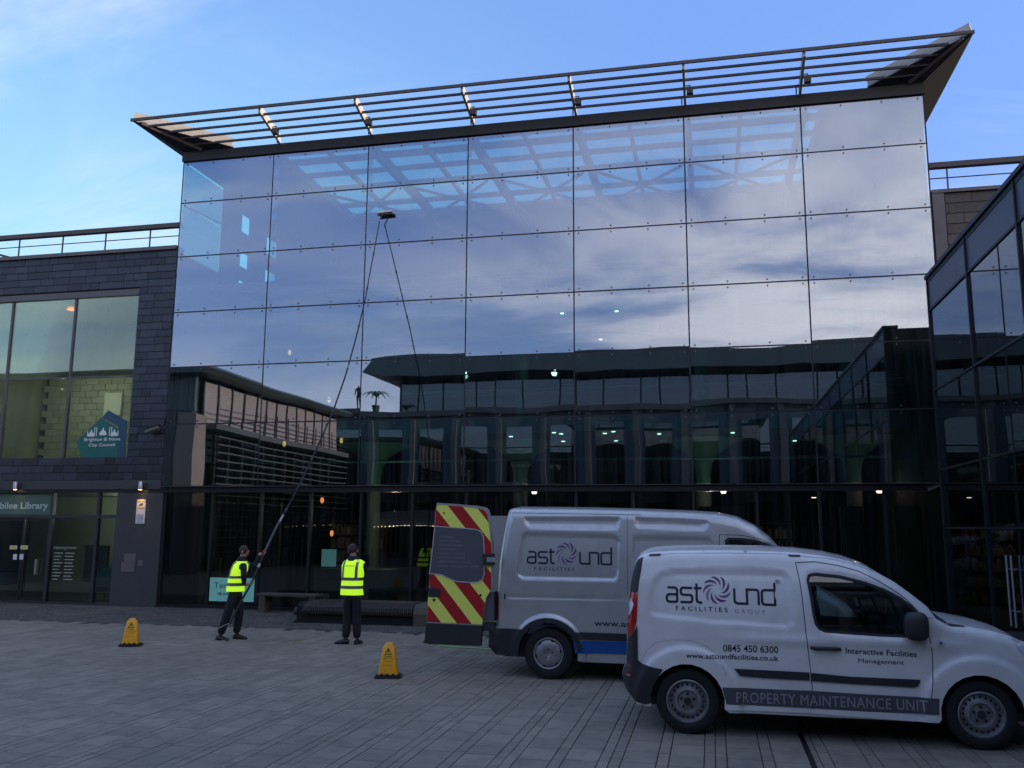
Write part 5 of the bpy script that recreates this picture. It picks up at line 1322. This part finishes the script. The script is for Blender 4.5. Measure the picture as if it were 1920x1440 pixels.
def on_ground(pts, z=.012): return [Vector(gnd(a, b, z)) for a, b in pts]
def spline(p, k=6):
    out = []
    P = [p[0]]+list(p)+[p[-1]]
    for i in range(1, len(P)-2):
        for j in range(k):
            t = j/k; a, b, c, d = P[i-1], P[i], P[i+1], P[i+2]
            out.append(.5*((2*b)+(c-a)*t+(2*a-5*b+4*c-d)*t*t+(3*b-a-3*c+d)*t**3))
    out.append(p[-1]); return out
h1 = [PP[0]+Vector((0, 0, .01)), Vector(at(420, 1173, -5.72)), Vector(at(407, 1180, -5.72)), Vector(gnd(402, 1192, .02)), Vector(gnd(408, 1197, .012)), Vector(gnd(425, 1203, .012))]
mb = MB(); mb.tube(spline(h1), .007, 6); o = mb.build('water_hose', mat('pinkish_hose', (.42, .33, .30), .5), None, smooth=True); tag(o, 'thin pale hose looping from the pole foot round the worker shoe', 'hose')
h2 = on_ground([(1560, 1262), (1400, 1252), (1280, 1244), (1160, 1243), (1040, 1236), (960, 1226), (915, 1217), (850, 1213), (822, 1210)])
mb = MB(); mb.tube(spline(h2), .011, 6); o = mb.build('garden_hose', mat('lime_hose', (.22, .62, .10), .45), None, smooth=True); tag(o, 'lime green hose lying on the paving under the silver van', 'hose')

# long ribbed bench
rbn = thing('ribbed_bench', 'long low dark ribbed bench with a pale end block behind the standing man', 'bench', (-7.5, -2.0, 0))
prof = [(-2.50, .20), (-2.515, .27), (-2.50, .35), (-2.44, .41), (-2.33, .445), (-2.1, .455), (-1.75, .45), (-1.55, .43), (-1.48, .36)]
mb = MB(); mb.prism([(-2.44, 0.0), (-2.44, .34), (-2.3, .42), (-1.6, .42), (-1.52, 0)], -8.85, -5.6, 'x'); mb.build('core', m_void, rbn)
mb = MB(); x = -8.98
m_rib = mat('bench_rib', (0.05, 0.04, 0.033), 0.6, var=.2, nscale=5)
while x < -6.2:
    e = min(1, (x+9.05)/.5)**.5; pr = [(a+(1-e)*.3*(1 if a < -2 else -.5), b*(.55+.45*e)) for a, b in prof]
    n = len(pr); q = [(x+s_, a, b) for s_ in (0, .026) for a, b in pr]+[(x+s_, a+.025, b-.03) for s_ in (0, .026) for a, b in pr]
    mb.add(q, [(i, i+1, n+i+1, n+i) for i in range(n-1)]+[(i, 2*n+i, 2*n+i+1, i+1) for i in range(n-1)]+[(n+i, n+i+1, 3*n+i+1, 3*n+i) for i in range(n-1)]); x += .043
o = mb.build('ribbing', m_rib, rbn); o['kind'] = 'stuff'
mb = MB(); mb.prism([(-2.50, 0), (-2.52, .25), (-2.48, .38), (-2.35, .44), (-1.6, .44), (-1.5, 0)], -6.17, -5.6, 'x'); mb.build('end_block', mat('sandy_block', (.10, .085, .065), .8, var=.15), rbn)
mb = MB(); mb.box(-8.9, -6.18, -2.47, -1.5, 0.0, .04); mb.build('plinth', m_void, rbn)
sbn = thing('wooden_bench', 'plain wooden bench against the glass behind the men', 'bench', (-9.7, -.5, 0))
m_bw = mat('weathered_timber', (.075, .065, .05), .75, var=.2, nscale=4)
mb = MB()
for i in range(4):
    mb = MB(); mb.box(-10.78, -9.2, -.72+i*.105, -.625+i*.105, .40, .45); mb.build('seat_board', m_bw, sbn)
for x in (-10.70, -9.4): mb = MB(); mb.box(x, x+.16, -.70, -.34, 0, .398); mb.build('leg', m_bw, sbn)

# ================================================================== people
m_skin = mat('skin', (.42, .22, .16), .55); m_jac = mat('black_jacket', (.012, .012, .015), .85, bump=1.0, bscale=14); m_tro = mat('black_trousers', (.010, .011, .016), .85, bump=1.0, bscale=12)
m_shoe = mat('black_shoe', (.012, .012, .012), .5); m_hair = mat('dark_hair', (.045, .03, .022), .8); m_glove = mat('work_glove', (.02, .02, .025), .8)
m_hiv = mat('hi_vis_yellow', (.62, .95, .04), .75, var=.06, nscale=18, bump=1.0, bscale=12, emit=(.5, .9, .02), emit_s=.22); m_ref = mat('reflective_tape', (.17, .20, .22), .4, .3)  # vest yellow is given emission to imitate fluorescent brightness
def figure(name, label, base, joints, edges, matof, fingers=(), rootj='pelvis'):
    t = thing(name, label, 'person', base)
    names = list(joints); idx = {n: i for i, n in enumerate(names)}
    me = bpy.data.meshes.new('b'); me.from_pydata([tuple(joints[n][0]) for n in names], [(idx[a], idx[b]) for a, b in edges], [])
    ob = bpy.data.objects.new('b', me); C.objects.link(ob)
    md = ob.modifiers.new('s', 'SKIN'); md.use_smooth_shade = True; md.branch_smoothing = .6
    sv_ = me.skin_vertices[0].data
    for i, n in enumerate(names):
        r = joints[n][1]; sv_[i].radius = (r, r) if not isinstance(r, tuple) else r; sv_[i].use_root = (n == rootj)
    ss = ob.modifiers.new('u', 'SUBSURF'); ss.levels = 2; ss.render_levels = 2
    dg = bpy.context.evaluated_depsgraph_get(); ev = bpy.data.meshes.new_from_object(ob.evaluated_get(dg))
    bpy.data.objects.remove(ob)
    mb = MB(); mb.add([tuple(v.co) for v in ev.vertices], [tuple(p.vertices) for p in ev.polygons])
    nf = len(mb.f)
    for ch, r in fingers: mb.tube(ch, r, 6)
    o = mb.build('body', m_jac, t, smooth='all'); me = o.data
    mats = [m_jac, m_tro, m_skin, m_glove]
    for m_ in mats[1:]: me.materials.append(m_)
    bw = Vector(base)
    segs = [(joints[a][0]-bw, joints[b][0]-bw, matof(a, b)) for a, b in edges]
    for p in me.polygons:
        if p.index >= nf: p.material_index = 2; continue
        c = p.center; bd, bm_ = 9e9, 0
        for a, b, k in segs:
            ab = b-a; tt = max(0, min(1, (c-a).dot(ab)/max(1e-9, ab.dot(ab)))); d = (c-a-ab*tt).length
            if d < bd: bd, bm_ = d, k
        p.material_index = bm_
    return t
def shoe(t, heel, toe, r=.05):
    h, e = Vector(heel), Vector(toe); d = (e-h).normalized(); s_ = Vector((-d.y, d.x, 0)).normalized(); Lh = (e-h).length
    mb = MB(); n = 12; prof_ = [(-.02, .030, .055), (.0, .040, .085), (.3, .044, .10), (.5, .046, .075), (.75, .050, .058), (.95, .038, .040), (1.02, .014, .022)]
    for k, w, hh in prof_:
        c = h+d*(Lh*k)
        for i in range(n):
            a = 2*PI*i/n; z = max(-0.0, .5+.5*math.sin(a)*1.05)*hh
            q = c+s_*(w*math.cos(a)*(1 if math.sin(a) < .3 else .8)); mb.v.append((q.x, q.y, c.z+z)); mb.t.append(.5)
    m = len(prof_)
    mb.f += [(k*n+i, k*n+(i+1) % n, (k+1)*n+(i+1) % n, (k+1)*n+i) for k in range(m-1) for i in range(n)]+[tuple(range(n)), tuple(range((m-1)*n, m*n))]
    mb.build('shoe', m_shoe, t, smooth=True)
def vest(t, rings, fwd, bands, straps, name='hi_vis_vest', text=None):
    f_ = Vector((fwd[0], fwd[1], 0)).normalized(); r_ = Vector((f_.y, -f_.x, 0))
    def ringpts(c, rx, ry, n=28, off=0):
        out = []
        for i in range(n):
            a = 2*PI*i/n; ca, sa = math.cos(a), math.sin(a)
            wob = 1+.025*math.sin(5*a+c[2]*9)
            out.append(Vector(c)+r_*((rx*wob+off)*math.copysign(abs(ca)**.8, ca))+f_*((ry*wob+off)*math.copysign(abs(sa)**.8, sa)))
        return out
    def interp(z):
        for a, b in zip(rings[:-1], rings[1:]):
            if a[0][2] <= z <= b[0][2]:
                k = (z-a[0][2])/(b[0][2]-a[0][2]); return [a[0][i]+(b[0][i]-a[0][i])*k for i in range(3)], a[1]+(b[1]-a[1])*k, a[2]+(b[2]-a[2])*k
        q = rings[-1] if z > rings[-1][0][2] else rings[0]; return list(q[0]), q[1], q[2]
    n = 28; mb = MB()
    for c, rx, ry in rings: mb.v += [tuple(p) for p in ringpts(c, rx, ry)]
    mb.t = [.5]*len(mb.v)
    mb.f = [(k*n+i, k*n+(i+1) % n, (k+1)*n+(i+1) % n, (k+1)*n+i) for k in range(len(rings)-1) for i in range(n)]
    vo = mb.build(name, m_hiv, t, smooth='all')
    for z0, z1, dz in bands:
        mb = MB()
        for z in (z0, z1): c, rx, ry = interp(z); mb.v += [tuple(p) for p in ringpts(c, rx, ry, off=.006)]
        mb.t = [.5]*len(mb.v); mb.f = [(i, (i+1) % n, n+(i+1) % n, n+i) for i in range(n)]
        mb.build('reflective_band', m_ref, vo)
    for sx, side in straps:
        mb = MB(); zt = rings[-1][0][2]-.005; zb = bands[-1][1]; P_ = []
        for j in range(9):
            z = zb+(zt-zb)*j/8; c, rx, ry = interp(z)
            for dx in (-.022, .022):
                xx = max(-.98, min(.98, (sx+dx)/rx)); yy = (1-abs(xx)**2.5)**(1/2.5)*(ry+.008)
                p = Vector(c)+r_*(xx*(rx+.004))+f_*(yy*side*1.03); P_.append(tuple(p))
        mb.add(P_, [(2*j, 2*j+1, 2*j+3, 2*j+2) for j in range(8)]); mb.build('reflective_band', m_ref, vo)
    return vo, r_, f_
def hand(pal, fdir, thumb, curl=.5, r=.0085):
    """five unequal bent fingers starting inside the palm; fdir points along the fingers, curl bends them towards thumb x fdir"""
    f_ = Vector(fdir).normalized(); th = Vector(thumb).normalized(); nrm = f_.cross(th).normalized(); out = []
    for i, ln in enumerate((.068, .078, .074, .058)):
        s0 = pal+f_*.03+th*(.028-.019*i); pts = [s0]; d = f_.copy()
        for j in range(3):
            d = (Matrix.Rotation(curl, 3, th)@d).normalized(); pts.append(pts[-1]+d*(ln/3))
        out.append((pts, [r, r, r*.9, r*.75]))
    s0 = pal+th*.03; d = (th*.8+f_*.6).normalized(); out.append(([s0, s0+d*.03, s0+(d+f_*.5+nrm*.3).normalized()*.055], [r*1.15, r*1.1, r*.85]))
    return out
def V3(px, py, y): return Vector(at(px, py, y))
mo = lambda a, b: 1 if ('knee' in a+b or 'hip' in a+b or 'ankle' in a+b) else (2 if ('head' in b or 'nose' in b or 'chin' in b) else (2 if ('hand' in b) else 0))
E_ = [('pelvis', 'waist'), ('waist', 'chest'), ('chest', 'neck'), ('neck', 'head'), ('head', 'headtop'), ('head', 'nose'),
      ('pelvis', 'hipL'), ('hipL', 'kneeL'), ('kneeL', 'ankleL'), ('pelvis', 'hipR'), ('hipR', 'kneeR'), ('kneeR', 'ankleR'),
      ('chest', 'shoulderL'), ('shoulderL', 'elbowL'), ('elbowL', 'wristL'), ('wristL', 'handL'), ('chest', 'shoulderR'), ('shoulderR', 'elbowR'), ('elbowR', 'wristR'), ('wristR', 'handR')]
pr_ = PP[2]; pl_ = PP[4]
A = dict(pelvis=(V3(441, 1110, -5.5), .125), waist=(V3(443, 1093, -5.5), .115), chest=(V3(449, 1068, -5.5), .135), neck=(V3(454, 1048, -5.5), .058), head=(V3(459, 1035, -5.5), .092), headtop=(V3(459.5, 1029, -5.5), .078),
         nose=(V3(467.5, 1034, -5.47), .020),
         hipR=(V3(437, 1116, -5.58), .098), kneeR=(V3(426, 1153, -5.60), .086), ankleR=(Vector((*V3(413, 1188, -5.60)[:2], .09)), .072), hipL=(V3(446, 1116, -5.42), .098), kneeL=(V3(449, 1149, -5.40), .086), ankleL=(Vector((*V3(443, 1187, -5.36)[:2], .09)), .072),
         shoulderR=(V3(457, 1059, -5.68), .068), elbowR=(V3(457, 1083, -5.74), .055), wristR=(pr_+Vector((-.09, -.10, -.02)), .038), handR=(pr_+Vector((-.02, -.04, 0)), .036),
         shoulderL=(V3(463, 1057, -5.32), .068), elbowL=(V3(477, 1063, -5.10), .052), wristL=(pl_+Vector((-.09, -.03, -.03)), .036), handL=(pl_+Vector((-.03, -.035, 0)), .034))
pd_ = (PP[4]-PP[2]).normalized()
fg = hand(A['handR'][0], (1, .3, .1), pd_, .75)+hand(A['handL'][0], (1, .2, .2), pd_, .75)
pa = figure('person', 'man in yellow vest gripping the long pole, head tipped back, seen from the side', tuple(gnd(433, 1200)), A, E_, mo, fg)
fa = (.86, .5)
vest(pa, [((*V3(441, 1111, -5.5)[:2], V3(441, 1108, -5.5)[2]), .205, .165), ((*V3(442, 1097, -5.5)[:2], V3(442, 1097, -5.5)[2]), .195, .155), ((*V3(445, 1082, -5.5)[:2], V3(445, 1082, -5.5)[2]), .19, .155), ((*V3(449, 1068, -5.5)[:2], V3(449, 1068, -5.5)[2]), .20, .16), ((*V3(452, 1058, -5.5)[:2], V3(452, 1058, -5.5)[2]), .195, .145), ((*V3(453, 1052, -5.5)[:2], V3(453, 1052, -5.5)[2]), .15, .10)], fa,
     [(V3(443, 1098, -5.5)[2], V3(443, 1092, -5.5)[2], 0), (V3(446, 1084, -5.5)[2], V3(446, 1079, -5.5)[2], 0)], [(.11, -1), (-.11, -1), (.11, 1), (-.11, 1)])
shoe(pa, (A['ankleR'][0].x-.06, A['ankleR'][0].y, 0.0), (A['ankleR'][0].x+.20, A['ankleR'][0].y-.06, 0.0)); shoe(pa, (A['ankleL'][0].x-.05, A['ankleL'][0].y, 0), (A['ankleL'][0].x+.22, A['ankleL'][0].y+.01, 0))
hc = A['head'][0]
mb = MB(); mb.sup((hc.x-.022, hc.y, hc.z+.035), (.088, .084, .090), 1, 16, 10); mb.build('hair', m_hair, pa, smooth=True)
mb = MB(); mb.sup((hc.x+.0, hc.y-.088, hc.z-.0), (.018, .012, .03), 1, 10, 6); mb.sup((hc.x+.0, hc.y+.088, hc.z), (.018, .012, .03), 1, 10, 6); mb.build('ear', m_skin, pa, smooth=True)
mb = MB(); mb.sup((hc.x+.088, hc.y-.03, hc.z+.018), (.008, .012, .008), 1, 8, 5); mb.sup((hc.x+.088, hc.y+.03, hc.z+.018), (.008, .012, .008), 1, 8, 5); mb.build('eye', m_hair, pa, smooth=True)
mb = MB(); mb.sup((hc.x+.088, hc.y, hc.z-.045), (.010, .026, .006), 1, 8, 5); mb.build('mouth', mat('lips', (.3, .1, .09), .5), pa, smooth=True)
nk = A['neck'][0]; mb = MB(); mb.lathe([(.095, -.04), (.085, .02), (.07, .045), (.062, .03)], tuple(nk), 16, close=False); mb.build('jacket_collar', m_jac, pa, smooth=True)
mb = MB(); mb.lathe([(.064, .03), (.066, .05)], tuple(nk), 16, close=False); mb.build('shirt_collar', m_ref, pa)

B = dict(pelvis=(V3(660, 1115, -5.52), .125), waist=(V3(661, 1097, -5.52), .118), chest=(V3(663, 1068, -5.5), .140), neck=(V3(662.5, 1046, -5.5), .060), head=(V3(661.5, 1032, -5.47), .090), headtop=(V3(661.5, 1028, -5.47), .080),
         nose=(V3(661.5, 1030, -5.36), .020),
         hipL=(V3(652, 1120, -5.52), .098), kneeL=(V3(652, 1154, -5.48), .088), ankleL=(Vector((*V3(648, 1192, -5.52)[:2], .09)), .074), hipR=(V3(669, 1120, -5.52), .098), kneeR=(V3(669, 1154, -5.48), .088), ankleR=(Vector((*V3(669.5, 1192, -5.5)[:2], .09)), .074),
         shoulderL=(V3(644.5, 1058, -5.5), .072), elbowL=(V3(641, 1084, -5.42), .056), wristL=(V3(650, 1090, -5.20), .038), handL=(V3(655, 1090, -5.14), .036),
         shoulderR=(V3(682, 1058, -5.5), .070), elbowR=(V3(682, 1081, -5.36), .054), wristR=(V3(671, 1083, -5.18), .038), handR=(V3(666, 1083, -5.13), .036))
fg = hand(B['handL'][0], (1, .1, 0), (0, .1, 1), .4)+hand(B['handR'][0], (-1, .1, 0), (0, .1, 1), -.4)
pb = figure('person', 'man in yellow vest standing with his back turned, looking up at the glass', tuple(gnd(659, 1207)), B, E_, mo, fg)
pts_ = [(660, 1115, .205, .155), (660, 1102, .195, .15), (661, 1086, .19, .15), (662, 1070, .205, .155), (663, 1060, .215, .15), (663.5, 1053, .19, .115), (663.5, 1049, .13, .08)]
vb_, r_, f_ = vest(pb, [(tuple(V3(a, b, -5.5)), c, d) for a, b, c, d in pts_], (.04, 1),
     [(V3(662, 1103.5, -5.5)[2], V3(662, 1097.5, -5.5)[2], 0), (V3(662, 1088, -5.5)[2], V3(662, 1082, -5.5)[2], 0)], [(.125, -1), (-.125, -1), (.12, 1), (-.12, 1)])
zc_ = V3(663, 1063, -5.5)
mb = MB(); v, f = text2d('astound', zc_.x-.085, zc_.x+.085, zc_.z+.015, zc_.z+.045, .01)
mb.add([(p, -5.5-.172, q) for p, q in v], f); mb.build('back_print', m_ink, vb_)
shoe(pb, (B['ankleL'][0].x+.05, B['ankleL'][0].y+.02, 0), (B['ankleL'][0].x-.20, B['ankleL'][0].y+.0, 0)); shoe(pb, (B['ankleR'][0].x, B['ankleR'][0].y-.06, 0), (B['ankleR'][0].x+.01, B['ankleR'][0].y+.2, 0))
hc = B['head'][0]
mb = MB(); mb.sup((hc.x, hc.y-.018, hc.z+.03), (.086, .092, .092), 1, 16, 10); mb.build('hair', m_hair, pb, smooth=True)
mb = MB(); mb.sup((hc.x-.09, hc.y, hc.z-.01), (.012, .018, .03), 1, 10, 6); mb.sup((hc.x+.09, hc.y, hc.z-.01), (.012, .018, .03), 1, 10, 6); mb.build('ear', m_skin, pb, smooth=True)
mb = MB(); mb.sup((hc.x-.03, hc.y+.085, hc.z+.018), (.012, .008, .008), 1, 8, 5); mb.sup((hc.x+.03, hc.y+.085, hc.z+.018), (.012, .008, .008), 1, 8, 5); mb.build('eye', m_hair, pb, smooth=True)
mb = MB(); mb.sup((hc.x, hc.y+.086, hc.z-.045), (.026, .010, .006), 1, 8, 5); mb.build('mouth', bpy.data.materials['lips'], pb, smooth=True)
nk = B['neck'][0]; mb = MB(); mb.lathe([(.11, -.05), (.095, .0), (.08, .03), (.066, .025)], tuple(nk), 16, close=False); mb.build('jacket_collar', m_jac, pb, smooth=True)
mb = MB(); mb.lathe([(.068, .025), (.070, .045)], tuple(nk), 16, close=False); mb.build('shirt_collar', m_ref, pb)
# someone up on the far terrace, and a palm, both only mirrored in the glass
tx, ty, tz = -23.3, -35.9, 9.95
T = {k: (Vector(v)+Vector((tx, ty, tz)), r) for k, (v, r) in dict(pelvis=((0, 0, .95), .13), waist=((0, 0, 1.1), .12), chest=((0, 0, 1.35), .14), neck=((0, 0, 1.52), .06), head=((0, 0, 1.64), .09), headtop=((0, 0, 1.70), .08), nose=((0, .1, 1.64), .02),
    hipL=((-.1, 0, .9), .1), kneeL=((-.1, .02, .5), .07), ankleL=((-.1, 0, .08), .05), hipR=((.1, 0, .9), .1), kneeR=((.1, .02, .5), .07), ankleR=((.1, 0, .08), .05), shoulderL=((-.2, 0, 1.42), .07), elbowL=((-.27, .02, 1.15), .05), wristL=((-.24, .15, .97), .04), handL=((-.23, .2, .95), .035),
    shoulderR=((.2, 0, 1.42), .07), elbowR=((.27, .02, 1.15), .05), wristR=((.24, .15, .97), .04), handR=((.23, .2, .95), .035)).items()}
pt = figure('person', 'dark clothed figure on the terrace across the square, mirrored in the glass', (tx, ty, tz), T, E_, mo, hand(T['handL'][0], (0, 1, -.3), (0, .2, 1), .3)+hand(T['handR'][0], (0, 1, -.3), (0, .2, 1), .3))
shoe(pt, (tx-.1, ty-.05, tz), (tx-.1, ty+.2, tz)); shoe(pt, (tx+.1, ty-.05, tz), (tx+.1, ty+.2, tz))
pm = thing('terrace_palm', 'dark potted palm on the terrace across the square, mirrored in the glass', 'plant', (-22.1, -36.1, 9.95))
mb = MB(); mb.lathe([(.18, 0), (.26, .45), (.24, .45)], (-22.1, -36.1, 9.95), 12); mb.build('pot', m_sil, pm)
mb = MB(); mb.tube([(-22.1, -36.1, 10.3), (-22.05, -36.1, 10.9)], .05, 6); mb.build('trunk', m_sil, pm)
for i in range(14):
    a = i*2*PI/14; mb = MB(); P_ = []
    for j in range(6):
        t = j/5; r = t*1.0; z = 10.9+.5*math.sin(t*2.2)-.35*t*t; w = .07*math.sin(PI*(.1+.85*t))
        c = (-22.05+r*math.cos(a), -36.1+r*math.sin(a), z); P_ += [(c[0]-w*math.sin(a), c[1]+w*math.cos(a), z), (c[0]+w*math.sin(a), c[1]-w*math.cos(a), z)]
    mb.add(P_, [(2*j, 2*j+1, 2*j+3, 2*j+2) for j in range(5)]); mb.build('frond', mat('palm_green', (.03, .06, .03), .7) if i == 0 else bpy.data.materials['palm_green'], pm)
